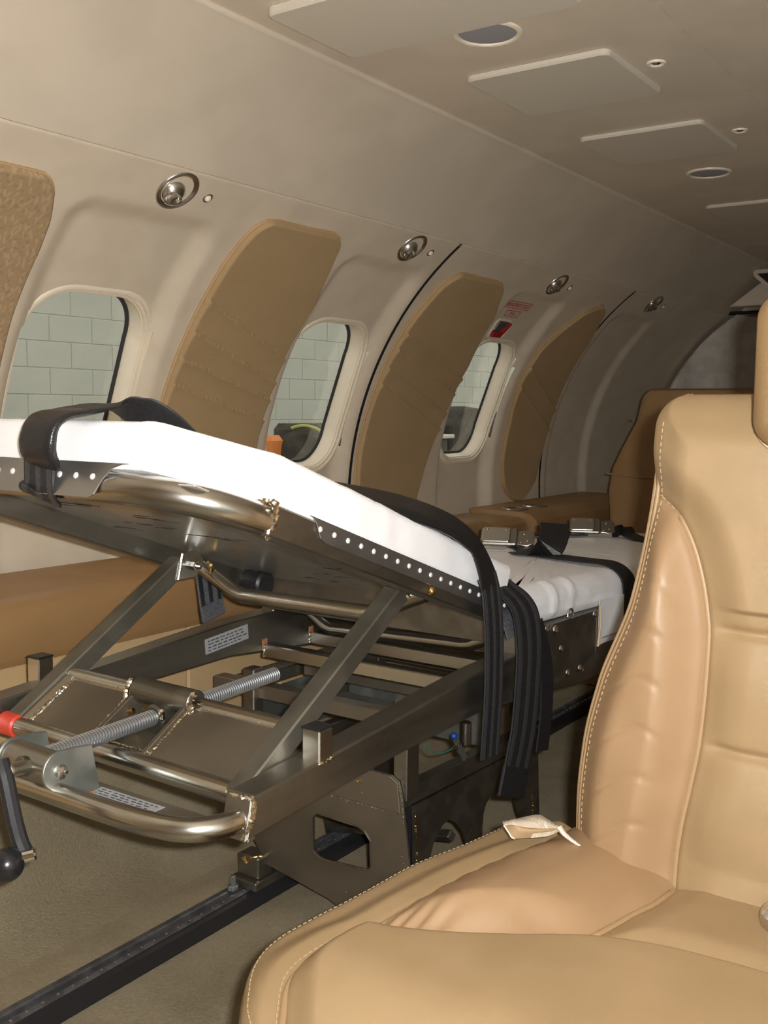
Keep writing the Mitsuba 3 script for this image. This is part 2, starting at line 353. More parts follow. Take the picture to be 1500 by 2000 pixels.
def window(i, c):
    k = tag(f'window_{i}', f'rounded cabin window with stepped cream surround, number {i} along the wall', kind='structure')
    def loop(ins, n=14):
        a, b, r = AW-ins, BH-ins, max(.108-ins, .02)
        return rrect(2*a, 2*b, r, n)
    prof = [(-.004, .0315), (0, .0245), (.004, .0225), (.0085, .0228), (.0100, .0300), (.0112, .0300), (.0125, .0265), (.0165, .0275), (.0175, .0350), (.0187, .0350), (.0198, .0330), (.0215, .042), (.0235, .052), (.0235, .074)]
    V = []
    for ins, off in prof:
        L = loop(ins); V.append(W(c+L[:, 0], THC+np.degrees(L[:, 1]/RW), off))
    V = np.array(V); V = np.concatenate([V, V[:, :1]], 1)
    obj('surround', grid_mesh(V, False), 'm_cream', k, smooth=35)
    V = []
    for ins, off in [(.0225, .0685), (.026, .0675), (.0295, .0690), (.0305, .073)]:
        L = loop(ins); V.append(W(c+L[:, 0], THC+np.degrees(L[:, 1]/RW), off))
    V = np.array(V); V = np.concatenate([V, V[:, :1]], 1)
    obj('seal', grid_mesh(V, False), 'm_rubber', k, smooth=35)
    L = loop(.023); ts = np.linspace(0, 1, 8)
    V = np.array([W(c+L[:, 0]*t, THC+np.degrees(L[:, 1]*t/RW), .0715) for t in ts]); V = np.concatenate([V, V[:, :1]], 1)
    obj('pane', grid_mesh(V, False), 'm_glass', k, smooth=True)
for i, c in enumerate(BAYS): window(i+1, c-.018)

# ceiling: curved side panel up to the flat centre panel, mirrored (and let out a little) on the right where the doorway is
SX0, SZ0 = W(0, SEAM_TH+.1)[[0, 2]]
EX, EZ = -1.075, .566
ceil = tag(numbered('ceiling'), 'beige cabin headliner of curved side panels and a flat centre panel', kind='structure')
def side_prof(n=24):
    t = np.linspace(0, 1, n); x = SX0+(EX-SX0)*t; z = SZ0+(EZ-SZ0)*t
    nx, nz = nrm([-(EZ-SZ0), EX-SX0]); b = .013*4*t*(1-t)
    P = np.column_stack([x+nx*b, z+nz*b])
    bead = [(EX+.0065*math.sin(a), EZ+.0065-.0065*math.cos(a)) for a in np.radians([15, 45, 75, 105, 140])]
    lip = [(SX0-.010, SZ0+.0005)]
    return np.vstack([lip, P, bead, [(EX-.01, EZ+.018)]])
sp = side_prof()
MIR = lambda x: -.549+(x-EX)*-1.0
for side in (0, 1):
    prof = sp.copy()
    if side:
        prof = np.array([(-.55, .595), (-.552, .582), (-.549, .5755), (-.54, .574), (-.45, .571), (-.36, .556), (-.28, .525), (-.20, .475), (-.13, .40), (-.125, .39)])[::-1]
    for y0, y1 in ((-.80, 4.43),):
        ys = np.linspace(y0, y1, 40)
        V = np.stack([np.column_stack([prof[:, 0], np.full(len(prof), y), prof[:, 1]]) for y in ys])
        obj('side_panel', grid_mesh(V, side == 1), 'm_ceiling', ceil, smooth=35)
obj('centre_panel', cbox([-1.10, -.75, .577], [-.53, 4.42, .60], .001), 'm_ceiling', ceil, smooth=False)

# right side wall and the two ends (outside the picture): right wall stands a little further out, with the open doorway at the near end
rw = tag(numbered('wall_right'), 'cream cabin wall on the right with the open doorway beside the camera', kind='structure')
xs = [(-.132, .395), (-.06, .30), (.06, .12), (.26, -.15), (.30, -.30), (.28, -.85)]
for (y0, y1) in ((.62, 4.42), (-1.3, -.55)):
    V = np.array([[(x, y, z) for x, z in xs] for y in (y0, y1)], float); obj('panel', grid_mesh(V, True), 'm_vinyl', rw, smooth=True)
V = np.array([[(x, y, z) for x, z in xs[:3]] for y in (-.55, .62)], float); obj('panel', grid_mesh(V, True), 'm_vinyl', rw, smooth=True)
tag(obj('wall_back', cbox([-1.7, -.80, -.86], [.35, -.76, .62]), 'm_vinyl', smooth=False), 'cream partition behind the camera', kind='structure')
tag(obj('wall_front', cbox([-1.75, 4.42, -.86], [.35, 4.46, .62]), 'm_vinyl', smooth=False), 'bulkhead behind the curtain at the far end', kind='structure')

# floor: raised side floor, seat track with black riser, aisle floor
fl = tag(numbered('floor'), 'beige carpeted cabin floor', kind='structure')
obj('carpet', cbox([-1.70, -.8, -.88], [-1.166, 4.44, -.818], .003), 'm_carpet', fl, smooth=False)
obj('carpet', cbox([-1.124, -.8, -.90], [.40, 4.44, -.850], .002), 'm_carpet', fl, smooth=False)
trk = tag(numbered('trim_1'), 'dark seat track with a black riser along the aisle floor', kind='structure')
poly = [(-1.167, -.90), (-1.167, -.8165), (-1.164, -.8155), (-1.1565, -.8155), (-1.1545, -.8175), (-1.1515, -.8175), (-1.1515, -.8235), (-1.1425, -.8235), (-1.1425, -.8175), (-1.1395, -.8175), (-1.1375, -.8155), (-1.133, -.8165), (-1.130, -.819), (-1.130, -.90)]
obj('track_rail', slab_y(poly, -.8, 4.42, .0005), 'm_track', trk, smooth=False)
obj('riser', slab_y([(-1.1303, -.90), (-1.1303, -.8185), (-1.127, -.8195), (-1.1235, -.824), (-1.1215, -.8495), (-1.1215, -.90)], -.8, 4.42, .0005), 'm_black_trim', trk, smooth=30)
stud = lathe([(0, 0), (.0026, 0), (.0024, .0009), (.0012, .0014), (0, .0014)], [0, 0, 0], [0, 0, 1], 10)
for i in range(118):
    y = .70+i*.0254
    k = numbered(f'{trk}__rivet')
    scene[k] = dict(scene.get('_rv') or ply(stud, 'm_satin', smooth=30)); scene.setdefault('_rv', scene[k])
    scene[k] = {**scene['_rv'], 'to_world': T().translate([-1.1375+.0012, y, -.8163+EYE])}
del scene['_rv']

# side ledge: leather band over lower panels
led = thing('side_ledge', 'tan leather side ledge running along under the cabin windows', 'ledge')
lp = [(-1.588, -.40), (-1.588, -.288), (-1.45, -.288), (-1.40, -.291), (-1.375, -.300), (-1.364, -.318), (-1.362, -.345), (-1.366, -.385), (-1.374, -.399), (-1.39, -.404)]
V = slab_y(lp, -.76, 2.515, .002); V.vertices[:, 2] -= .012*np.clip(V.vertices[:, 1]-1.0, 0, 3); obj('top_band', V, 'm_leather_dark', led, smooth=40)
ysm = [-.76, .26, .80, 1.337, 1.60, 2.14, 2.515]
for a, b in zip(ysm[:-1], ysm[1:]):
    obj('lower_panel', cbox([-1.52, a+.0012, -.604], [-1.372, b-.0012, -.408], .004), 'm_leather_panel', led, smooth=20)
obj('kick_carpet', slab_y([(-1.52, -.822), (-1.52, -.606), (-1.376, -.606), (-1.372, -.66), (-1.360, -.72), (-1.335, -.77), (-1.295, -.803), (-1.24, -.8175), (-1.22, -.822)], -.76, 2.515, .0005), 'm_carpet', led, smooth=50, label='carpeted kick panel along the floor')
obj('backing', cbox([-1.575, -.76, -.84], [-1.40, 2.51, -.42], .002), 'm_gap', led, smooth=False)
# raised arm box with two cup holders at the far end
ab = thing('arm_box', 'brown leather arm box with two cup holders beside the far seat', 'arm box')
V = slab_y([(-1.585, -.62), (-1.585, -.304), (-1.40, -.306), (-1.372, -.312), (-1.352, -.330), (-1.348, -.36), (-1.348, -.62)], 2.745, 3.62, .012); obj('body', V, 'm_leather_dark', ab, smooth=40)
for y in (2.83, 2.96):
    obj('cup_ring', lathe([(.030, -.004), (.031, .001), (.035, .003), (.040, .002), (.042, -.001)], [-1.462, y, -.3035], [0, 0, 1], 36), 'm_satin', ab)
    obj('cup_well', lathe([(0, -.002), (.028, -.0015), (.031, .001)], [-1.462, y, -.3035], [0, 0, 1], 30), 'm_steel_dark', ab)
lb = thing('ledge_box', 'small brown leather box on the ledge in front of the arm box', 'box')
obj('body', slab_y([(-1.585, -.62), (-1.585, -.318), (-1.395, -.320), (-1.375, -.332), (-1.370, -.36), (-1.370, -.62)], 2.52, 2.742, .010), 'm_leather_dark', lb, smooth=40)

# ------------------------------------------------------------------ fabric pads between the windows
def pad(label, edgesL, edgesR, th0, th1, pleats, m, cr=.035):
    """edgesL/R: (theta, Y) tables of the side edges"""
    k = thing('wall_pad', label, 'wall pad', 'fabric pads between the windows')
    n = int((th1-th0)*PI/180*RW/.003); ths = np.linspace(th0, th1, n)
    eL, eR = np.array(sorted(edgesL)), np.array(sorted(edgesR))
    yL, yR = np.interp(ths, eL[:, 0], eL[:, 1]), np.interp(ths, eR[:, 0], eR[:, 1])
    ker = np.ones(9)/9
    def sm(v): return np.convolve(np.pad(v, 4, mode='edge'), ker, 'valid')
    yL, yR = sm(yL), sm(yR)
    for e in (0, 1):      # rounded corners
        s = (ths-th0 if e == 0 else th1-ths)*PI/180*RW; r = cr if e else cr*2.2
        ins = np.where(s < r, r-np.sqrt(np.maximum(r*r-(r-s)**2, 0)), 0); yL = yL+ins; yR = yR-ins
    u = np.concatenate([[0], np.linspace(0, .05, 6)[1:], np.linspace(.05, .95, 84)[1:-1], np.linspace(.95, 1, 6)]); u = np.unique(u)
    Y = yL[:, None]+(yR-yL)[:, None]*u[None]; TH = np.repeat(ths[:, None], len(u), 1)
    s = TH*PI/180*RW
    de = np.minimum(np.minimum((Y-yL[:, None]), (yR[:, None]-Y)), np.minimum(s-s.min(), s.max()-s)*1.0)
    hgt = .0125*np.sqrt(np.clip(1-(1-np.clip(de/.007, 0, 1))**2, 0, 1))+.002
    hgt = hgt+.0012*(meshkit.fbm(np.stack([Y*14, s*14, Y*0], -1), 3)-.5)*(de > .004)
    for (tl, tr) in pleats:
        a, b = (yL[np.argmin(abs(ths-tl))], tl*PI/180*RW), (yR[np.argmin(abs(ths-tr))], tr*PI/180*RW)
        wob = .0012*np.sin(Y*60+tl); dx, dy = b[0]-a[0], b[1]-a[1]; L = math.hypot(dx, dy)
        d = ((Y-a[0])*dy-(s+wob-a[1])*dx)/L            # + above / below the line
        hgt = hgt+np.where(d > 0, .0075*np.exp(-d/.013), -.002*np.exp(d/.006))*(de > .003)
    hgt = np.where(de < 1e-6, 0, hgt)
    obj('fabric', grid_mesh(W(Y, TH, -hgt), False), m, k, smooth=True)
    loop = np.concatenate([np.stack([yL, ths], 1), np.stack([yR, ths], 1)[::-1]])
    pts = W(loop[::3, 0], loop[::3, 1], -.0025)
    obj('edge_binding', tube(pts, .0030, 8, closed=True), 'm_pad_edge', k, smooth=True)
pad('tan leaf-patterned fabric wall pad nearest the camera at the left edge of the photo', [(-8, .74), (50, .74)], [(-8, 1.055), (20, 1.060), (31, 1.055), (40, 1.058), (44, 1.052), (47, 1.036), (50, 1.02)], -8, 49.6, [], 'm_pad_leaf')
pad('tan fabric wall pad with four pleats between the first and second windows', [(-6, 1.446), (16, 1.444), (24, 1.452), (36, 1.463), (43, 1.468), (47, 1.475), (50.5, 1.49)], [(-6, 1.752), (14, 1.758), (21, 1.764), (28, 1.77), (38, 1.788), (45, 1.762), (50.5, 1.735)], -6, 50.6, [(36.3, 27.5), (31.2, 23.3), (26.8, 20.3), (22.7, 16.7)], 'm_pad')
pad('tan fabric wall pad with four pleats between the second and third windows', [(-6, 2.175), (10, 2.163), (18, 2.168), (29, 2.176), (37, 2.185), (45, 2.205), (48.8, 2.23)], [(-6, 2.43), (5, 2.49), (17, 2.548), (29, 2.578), (41, 2.56), (47, 2.50), (48.8, 2.48)], -6, 48.8, [(34.9, 26), (31.5, 22.5), (27.5, 18), (24.1, 14.6)], 'm_pad')
pad('narrow tan fabric wall pad beyond the emergency exit window', [(-4, 3.03), (0, 2.99), (6, 2.968), (15, 2.965), (26, 2.945), (35, 2.965), (46, 3.07), (48.7, 3.14)], [(-4, 3.17), (1.5, 3.23), (8, 3.258), (16, 3.272), (26, 3.272), (39, 3.268), (47, 3.21), (48.7, 3.17)], -4, 48.7, [(30, 19), (25, 14)], 'm_pad')

# ------------------------------------------------------------------ air vents and buttons along the wall
ordn = ['nearest', 'second', 'third', 'farthest']
for i, (y, th) in enumerate([(1.258, 51.2), (1.985, 51.2), (2.757, 51.0), (3.516, 52.2)]):
    if True:
        n = WN(th); o = W(y, th, .001); tt = WT(th)
        k = thing('air_vent', f'{ordn[i]} round chrome air vent in the wall above the window bays', 'air vent', 'air vents along the wall')
        obj('bezel', lathe([(.0195, -.012), (.022, -.006), (.0265, -.0015), (.031, .0015), (.0355, .0040), (.0385, .0042), (.041, .0022), (.0418, -.003)], o, n, 48), 'm_satin', k, smooth=60)
        ax = nrm(n - .28*tt + np.array([0, -.34, 0])); cen = o - n*.006+np.array([0, -.006, 0])-.004*tt
        sph = [(.0235*math.cos(a), .0235*math.sin(a)) for a in np.radians(np.linspace(-35, 55, 14))]
        obj('ball', lathe(sph+[(.0135, .0196), (.0128, .018)], cen, ax, 40), 'm_satin', k, smooth=60)
        obj('nozzle', lathe([(.0140, .0180), (.0158, .0215), (.0155, .0240), (.0138, .0245), (.0130, .022), (.0125, .010), (.008, .008), (0, .0085)], cen, ax, 36), 'm_chrome', k, smooth=50)
        if i < 4:
            k = thing('call_button', f'{ordn[i]} small white button in a dark bezel beside the air vent', 'button', 'buttons beside the air vents')
            o2 = W(y+.073+.008*i, th-.05, .0005)
            obj('bezel', lathe([(.0065, -.001), (.0072, .0012), (.0090, .0014), (.0100, .0004), (.0102, -.002)], o2, n, 24), 'm_steel_dark', k)
            obj('cap', dome(o2-n*.001, nrm(n+np.array([0, -.25, 0])-.2*tt), .0066, .0075, 20), 'm_cream_edge', k)

# emergency exit stickers and handle above the third window
def on_wall(m, y, th, off=-.0006, rot=0.):
    """flat mesh (x along cabin, y up) laid on the wall"""
    M = np.eye(4); M[:3, 0] = [0, 1, 0]; M[:3, 1] = WT(th); M[:3, 2] = WN(th); M[:3, 3] = W(y, th, off+float(depth(np.array(y), np.array(th)))); 
    m = m.copy()
    if rot: m.apply_transform(trimesh.transformations.rotation_matrix(rot, [0, 0, 1]))
    m.apply_transform(M); return m
def sign(name, label, y, th, w, h, text, th_txt, cat='sign', bold=True):
    k = thing(name, label, cat)
    obj('backing', on_wall(cbox([-w/2, -h/2, 0], [w/2, h/2, .0004], .0001), y, th), 'm_sticker', k, smooth=False)
    fr = unary_union([sbox(-w/2, -h/2, w/2, h/2).difference(sbox(-w/2+.0016, -h/2+.0016, w/2-.0016, h/2-.0016))])
    obj('border', on_wall(holed(fr, .0007), y, th), 'm_red_print', k, smooth=False)
    t = meshkit.text_mesh(text, th_txt, .0003, bold=bold); b = t.bounds; t.apply_translation([-(b[0, 0]+b[1, 0])/2, -(b[0, 1]+b[1, 1])/2, .0004])
    s = min(1, (w-.008)/(b[1, 0]-b[0, 0])); t.apply_scale([s, 1, 1])
    obj('lettering', on_wall(t, y, th), 'm_red_print', k, smooth=False)
sign('exit_sign', 'red EMERGENCY EXIT sticker on the wall above the red handle', 2.695, 43.2, .165, .026, 'EMERGENCY EXIT', .0125)
sign('pull_sign', 'smaller red sticker under the EMERGENCY EXIT sticker', 2.705, 41.0, .086, .022, 'PULL', .010)
k = thing('emergency_lever', 'red emergency exit handle in a grey recess above the third window', 'handle')
yh, thh = 2.695, 37.0
L = rrect(.082, .060, .012)
obj('recess', on_wall(loft(L, [(.012, -.016), (.004, -.004), (0, 0), (-.003, .001)]), yh, thh, -.001), 'm_galv', k)
obj('rim', on_wall(holed(Polygon(offset_poly(ccw(L), -.005)).difference(Polygon(offset_poly(ccw(L), .002))), .003), yh, thh, -.001), 'm_cream', k, smooth=False)
obj('bar', on_wall(prism([(-.036, -.026), (.020, -.026), (.040, .026), (.028, .026), (.010, -.006), (-.034, -.008)], .001, .009, .002), yh, thh, -.001), 'm_red_dark', k)
obj('cover', on_wall(prism([(-.034, -.006), (.008, -.004), (.024, .026), (-.030, .026)], -.001, .004, .002), yh, thh, -.001), 'm_galv', k)

# coat hook and small bits at the far wall
k = obj('coat_hook', [at(cbox([-.006, -.014, -.006], [.006, .014, .006], .002), W(4.02, 15.6, -.006)), cyl(W(4.02, 15.6, -.005), W(4.02, 15.6, -.022), .003)], 'm_galv')
tag(k, 'small grey coat hook on the far wall beside the seat', 'hook')

# ------------------------------------------------------------------ ceiling fittings
ZC = .577
def ceil_door(label, x0, x1, y0, y1, drop):
    k = thing('ceiling_panel', label, 'ceiling panel', 'ceiling panels')
    P = rrect(x1-x0, y1-y0, .016, 6, (x0+x1)/2, (y0+y1)/2)
    obj('door', loft(P, [(.003, ZC-drop), (0, ZC-drop+.003), (0, ZC-.0005)]), 'm_ceiling_door', k)
ceil_door('large pale ceiling panel hanging a little open over the first round speaker', -1.024, -.62, 1.163, 1.378, .013)
ceil_door('first rectangular ceiling panel beyond the big round speaker', -.937, -.672, 1.586, 1.838, .010)
ceil_door('second rectangular ceiling panel, between the two round speakers', -.937, -.672, 2.062, 2.318, .009)
ceil_door('farthest rectangular ceiling panel at the right edge of the photo', -.937, -.672, 2.917, 3.17, .009)
for lab, y in (('nearer round grey speaker grille in the ceiling', 1.428), ('farther round grey speaker grille in the ceiling', 2.528)):
    k = thing('ceiling_speaker', lab, 'speaker', 'round ceiling speakers')
    obj('grille', lathe([(0, .0035), (.030, .0030), (.044, .0012), (.046, -.001)], [-.803, y, ZC], [0, 0, -1], 48), 'm_grille', k)
    obj('ring', lathe([(.0445, -.001), (.0455, .0035), (.049, .0045), (.0525, .003), (.0535, -.001)], [-.803, y, ZC], [0, 0, -1], 48), 'm_cream_edge', k)
for lab, y in (('nearest small round reading light in the ceiling', 1.700), ('second small round reading light in the ceiling', 2.188), ('third small round reading light in the ceiling', 3.03)):
    k = thing('reading_light', lab, 'reading light', 'small ceiling reading lights')
    obj('ring', lathe([(.0095, -.001), (.0105, .002), (.0130, .0035), (.0155, .0025), (.0165, -.001)], [-.635, y, ZC], [0, 0, -1], 32), 'm_cream_edge', k)
    obj('lens', lathe([(0, .0035), (.006, .0025), (.010, 0)], [-.635, y, ZC], [0, 0, -1], 24), 'm_satin', k)
# header with a dark opening over the curtain
k = thing('curtain_header', 'beige header board over the curtain at the far end', 'header')
obj('board', slab_y([(-1.225, .418), (-1.10, .512), (-1.06, .572), (-.50, .572), (-.40, .418)], 4.17, 4.22, .004), 'm_vinyl', k)
k = thing('overhead_outlet', 'tan framed overhead outlet with a black opening near the right edge', 'outlet')
P = np.array([(-1.118, .548), (-.60, .548), (-.60, .44), (-1.02, .44), (-1.112, .522)])
obj('frame', swap(holed(Polygon(P).difference(Polygon(offset_poly(ccw(P), .014))), .05), (0, 2, 1)).apply_translation([0, 4.10, 0]), 'm_vinyl', k, smooth=False)
obj('opening', slab_y(offset_poly(ccw(P), .0135), 4.125, 4.15, .001), 'm_gap', k, smooth=False)

# curtain at the far end
cu = thing('curtain', 'grey pleated curtain drawn across the far end of the cabin', 'curtain')
xs = np.arange(-1.60, .30, .006); zs = np.linspace(-.84, .40, 50)
X, Z = np.meshgrid(xs, zs, indexing='ij')
lim = np.where(Z > -.25, CX-np.sqrt(np.maximum((RW-.018)**2-(Z-CZ)**2, .01)), CX-RW+.02)
fold = .014*np.sin(X*46+.6*np.sin(X*11))+.008*np.sin(X*21+1.3)
Yc = 4.30+fold*(1-.55*np.clip((Z+.2)/.6, 0, 1))
V = np.stack([np.maximum(X, lim), Yc, np.minimum(Z, .40-.012*np.abs(np.sin(X*23)))], -1)
obj('cloth', grid_mesh(V), 'm_curtain', cu, smooth=True)
obj('rod', tube([(-1.26, 4.30, .405), (.0, 4.30, .405)], .007, 12), 'm_black_plastic', cu)

# ------------------------------------------------------------------ hangar outside the windows
tag(obj('ground', cbox([-14, -9, -2.2], [14, 24, -2.1], .01), 'm_concrete', smooth=False), 'grey concrete hangar floor outside', kind='structure')
hw = tag(numbered('wall_hangar'), 'pale green painted concrete block wall of the hangar outside', kind='structure')
obj('mortar', cbox([-7.2, -6, -2.15], [-6.6035, 24, 4.5], .01), 'm_mortar', hw, smooth=False)
blk = [ply(up(cbox([-.10, -.1985-.0006*i, -.0985], [0.0, .1985, .0985], .003)), 'm_block') for i in range(2)]
for r in range(11):
    for c in range(27):
        y = 4.0+.406*(c+.5*(r % 2)); z = -.62+.203*r
        key = numbered(hw+'__block')
        scene[key] = {**blk[(r*7+c*3) % 2], 'to_world': T().translate([-6.6+.003*rng.random(), y, z])}
eg = thing('service_cart', 'dark drum-shaped service cart with orange ends and a yellow-green hose outside the second window', 'cart')
ax = nrm([.55, -.83, .05]); dp = np.array([-5.0, 6.14, -.36])
obj('drum', lathe([(0, .24), (.16, .24), (.20, .21), (.215, .05), (.20, -.20), (0, -.22)], dp, ax, 32), 'm_dark_box', eg)
obj('hose_ring', tube([dp+ax*.12+.225*(math.cos(a)*np.array([.83, .55, 0])+math.sin(a)*np.array([0, 0, 1.])) for a in np.linspace(-1.2, 2.0, 24)], .014, 10), 'm_hose', eg)
obj('end_cap', cbox([-5.25, 5.72, -.52], [-5.0, 5.92, -.20], .04), 'm_orange', eg); obj('end_cap', cbox([-5.05, 6.10, -.70], [-4.80, 6.40, -.48], .04), 'm_orange', eg)
obj('valve', [cyl([-4.9, 6.42, -.30], [-4.9, 6.42, -.02], .022), cyl([-4.9, 6.36, -.10], [-4.9, 6.52, -.10], .03), at(trimesh.creation.icosphere(subdivisions=2, radius=.045), [-4.9, 6.42, -.17])], 'm_chrome', eg)
obj('body', cbox([-5.5, 6.30, -1.9], [-5.0, 6.95, -.12], .05), 'm_bench', eg); obj('wheel_frame', cbox([-5.3, 5.8, -2.1], [-4.85, 6.5, -.55], .03), 'm_dark_box', eg)
bn = thing('workbench', 'dark workbench with a pale top edge outside the third window', 'workbench')
obj('top', cbox([-4.7, 6.0, -.215], [-4.0, 6.72, -.185], .006), 'm_bench_top', bn); obj('cabinet', cbox([-4.65, 6.05, -2.1], [-4.05, 6.70, -.215], .01), 'm_bench', bn)
k = thing('machine_box', 'dark grey machine standing behind the workbench outside the third window', 'machine')
obj('housing', slab_x([(7.05, -2.1), (7.8, -2.1), (7.8, -.01), (7.25, .03), (7.10, -.02), (7.0, -.12)], -4.9, -4.2, .02), 'm_dark_box', k)

# ------------------------------------------------------------------ stretcher
st = thing('stretcher', 'steel aircraft stretcher with its backrest cranked up, standing on the pedestal', 'stretcher')
def rail(x0, x1, dz):
    top = [(.762, -.402), (.888, -.394), (1.013, -.386), (1.13, -.377), (1.25, -.369), (1.45, -.366), (2.66, -.418)]
    bot = [(2.66, -.49), (1.60, -.462), (1.45, -.446), (1.25, -.428), (1.04, -.432), (.85, -.440), (.752, -.446)]
    return slab_x([(a, b+dz) for a, b in bot[::-1]+top[::-1]], x0, x1, .0025)
obj('side_rail', rail(-.728, -.690, 0), 'm_steel', st); obj('side_rail', rail(-1.215, -1.177, .008), 'm_steel', st)
def weldbead(P, r=.0026, seed=0):
    P = smooth_path(P, 6); n = len(P); rr = np.random.default_rng(seed)
    Q = []; L = np.concatenate([[0], np.cumsum(np.linalg.norm(np.diff(P, axis=0), axis=1))]); m = max(int(L[-1]/.0018), 6)
    s = np.linspace(0, L[-1], m); Q = np.stack([np.interp(s, L, P[:, i]) for i in range(3)], 1)+rr.normal(0, .0004, (m, 3))
    return tube(Q, r*(.75+.5*rr.random(m)), 7)
# rail end plugs
obj('rail_end', slab_x([(.756, -.448), (.764, -.400), (.767, -.400), (.767, -.448)], -.727, -.691, .001), 'm_plate', st)
for x, dz in ((-.7027, 0), (-1.2023, .008)):
    p = obj('upright_post', cbox([x-.0127, .873, -.402+dz], [x+.0127, .8984, -.360+dz], .0018), 'm_satin', st)
    obj('end_plug', cbox([x-.0130, .8727, -.3605+dz], [x+.0130, .8987, -.3575+dz], .001), 'm_black_plastic', p)
    obj('weld', weldbead([(x-.0127, .8725, -.398+dz), (x+.0127, .8725, -.398+dz), (x+.0127, .8984, -.396+dz)], .0016, 3), 'm_weld', p, kind='stuff')
bow = smooth_path([(-.7045, .790, -.428), (-.7055, .765, -.428), (-.712, .733, -.428), (-.735, .708, -.428), (-.78, .697, -.428), (-.85, .694, -.428), (-.95, .694, -.428), (-1.05, .694, -.428), (-1.13, .697, -.427), (-1.172, .708, -.425), (-1.193, .733, -.422), (-1.198, .79, -.420)], 8)
obj('bow_tube', tube(bow, .0128, 24), 'm_tube', st)
obj('weld', weldbead([(-.7300, .766, -.405), (-.712, .7625, -.4035), (-.691, .764, -.405), (-.6895, .760, -.425), (-.6965, .754, -.444)], .0028, 1), 'm_weld', st, kind='stuff')
obj('foot_plate', slab_z([(-.745, .768), (-1.165, .766), (-1.150, .71), (-.80, .703), (-.762, .716)], -.4425, -.4395, .0006), 'm_plate', st, smooth=False)
obj('weld', weldbead([(-.752, .724, -.4385), (-.78, .712, -.4385), (-.85, .709, -.4385), (-.98, .709, -.4385)], .0014, 5), 'm_weld', st, kind='stuff')
def data_plate(name, M, w, h, seed, mat_='m_label', label=None):
    """printed metal label: rows of print too small to read"""
    rr = np.random.default_rng(seed); ms = []
    for row, y in enumerate(np.linspace(h*.30, -h*.32, 4)):
        x = -w*.44
        while x < w*(.40 if row != 3 else .25):
            l = rr.uniform(.03, .10)*w; ms.append(cbox([x, y-h*.035, .0006], [min(x+l, w*.46), y+h*.035, .0009], .00005)); x += l+rr.uniform(.012, .05)*w
    a = cbox([-w/2, -h/2, 0], [w/2, h/2, .0007], .0002)
    for m in ms+[a]: m.apply_transform(M)
    k = obj(name, a, mat_, st, smooth=False, label=label); obj('print', ms, 'm_ink', k, smooth=False, kind='stuff')
M = np.eye(4); M[:3, 3] = [-.867, .744, -.4395]; data_plate('data_plate', M, .105, .026, 1, label='small metal label on the foot plate')
M = np.eye(4); M[:3, 0] = [0, .996, .085]; M[:3, 1] = [0, -.085, .996]; M[:3, 2] = [1, 0, 0]; M[:3, 3] = [-1.1768, 1.238, -.3875]; data_plate('data_plate', M, .104, .026, 2, label='printed white label on the far side rail')
# cross members
for i, y in enumerate((1.33, 1.46, 1.60, 1.80, 2.10, 2.40, 2.62)):
    z = -.414-.03*max(0, y-1.5)
    k = obj('cross_slat', cbox([-1.178, y, z-.023], [-.727, y+.025, z], .0018), 'm_satin' if i < 2 else 'm_steel', st)
    if i < 2:
        obj('weld', weldbead([(-1.176, y-.001, z+.001), (-1.176, y-.001, z-.022)], .0017, i), 'm_weld', k, kind='stuff')
        obj('heat_mark', cbox([-1.1772, y-.003, z-.010], [-1.1763, y+.010, z+.010], .0003), 'm_rust', k, kind='stuff')
obj('cross_tube', tube(round_path([(-1.19, 1.40, -.332), (-1.15, 1.40, -.345), (-1.085, 1.40, -.385), (-.80, 1.40, -.374), (-.745, 1.40, -.350), (-.72, 1.40, -.342)], .05), .0115, 18), 'm_tube', st)
# crank: screw bracket, barrel, lead screw, handle
for x in (-.9185, -1.000):
    P = [(.6975+.0225*math.cos(a), -.402+.0225*math.sin(a)) for a in np.radians(np.linspace(95, 265, 14))]+[(.700, -.4395), (.752, -.4395), (.742, -.384), (.72, -.381)]
    obj('bracket_cheek', slab_x(P, x-.0018, x+.0018, .0006), 'm_galv', st, smooth=20)
obj('heat_mark', cbox([-.916, .702, -.4393], [-.911, .742, -.4378], .0003), 'm_rust', st, kind='stuff')
cr = obj('crank_barrel', cyl([-.9985, .6975, -.402], [-.920, .6975, -.402], .0195, 28, .002), 'm_steel', st)
obj('bolt_head', lathe([(.0085, 0), (.0085, .002), (.007, .0052), (.003, .0066), (0, .0067)], [-.9167, .6975, -.403], [1, 0, 0], 20), 'm_satin', cr)
obj('collar', cyl([-.955, .682, -.400], [-.955, .672, -.398], .0115, 20), 'm_steel_dark', cr)
hd = obj('crank_handle', cyl([-.955, .684, -.400], [-.905, .622, -.378], .0078, 20), 'm_satin', st)
obj('arm', tube(smooth_path([(-.914, .6215, -.368), (-.905, .6205, -.384), (-.897, .620, -.408), (-.890, .620, -.430), (-.883, .621, -.449), (-.874, .622, -.462)], 5), .0086, 10), 'm_black_trim', hd)
ks = at(trimesh.creation.icosphere(subdivisions=4, radius=.0172), [-.877, .600, -.463]); obj('knob', ks, 'm_black_plastic', hd, smooth=True)
obj('pivot', cyl([-.862, .624, -.456], [-.874, .610, -.460], .0065, 18), 'm_chrome', hd)
a, b = np.array([-.953, .702, -.3945]), np.array([-.950, 1.098, -.3825]); n = int(np.linalg.norm(b-a)/.0042); t = np.linspace(0, 1, n*4+1)
obj('lead_screw', tube(a+(b-a)*t[:, None], np.where((np.arange(n*4+1) % 4) < 2, .0104, .0089), 18), 'm_zinc', st, smooth=20)
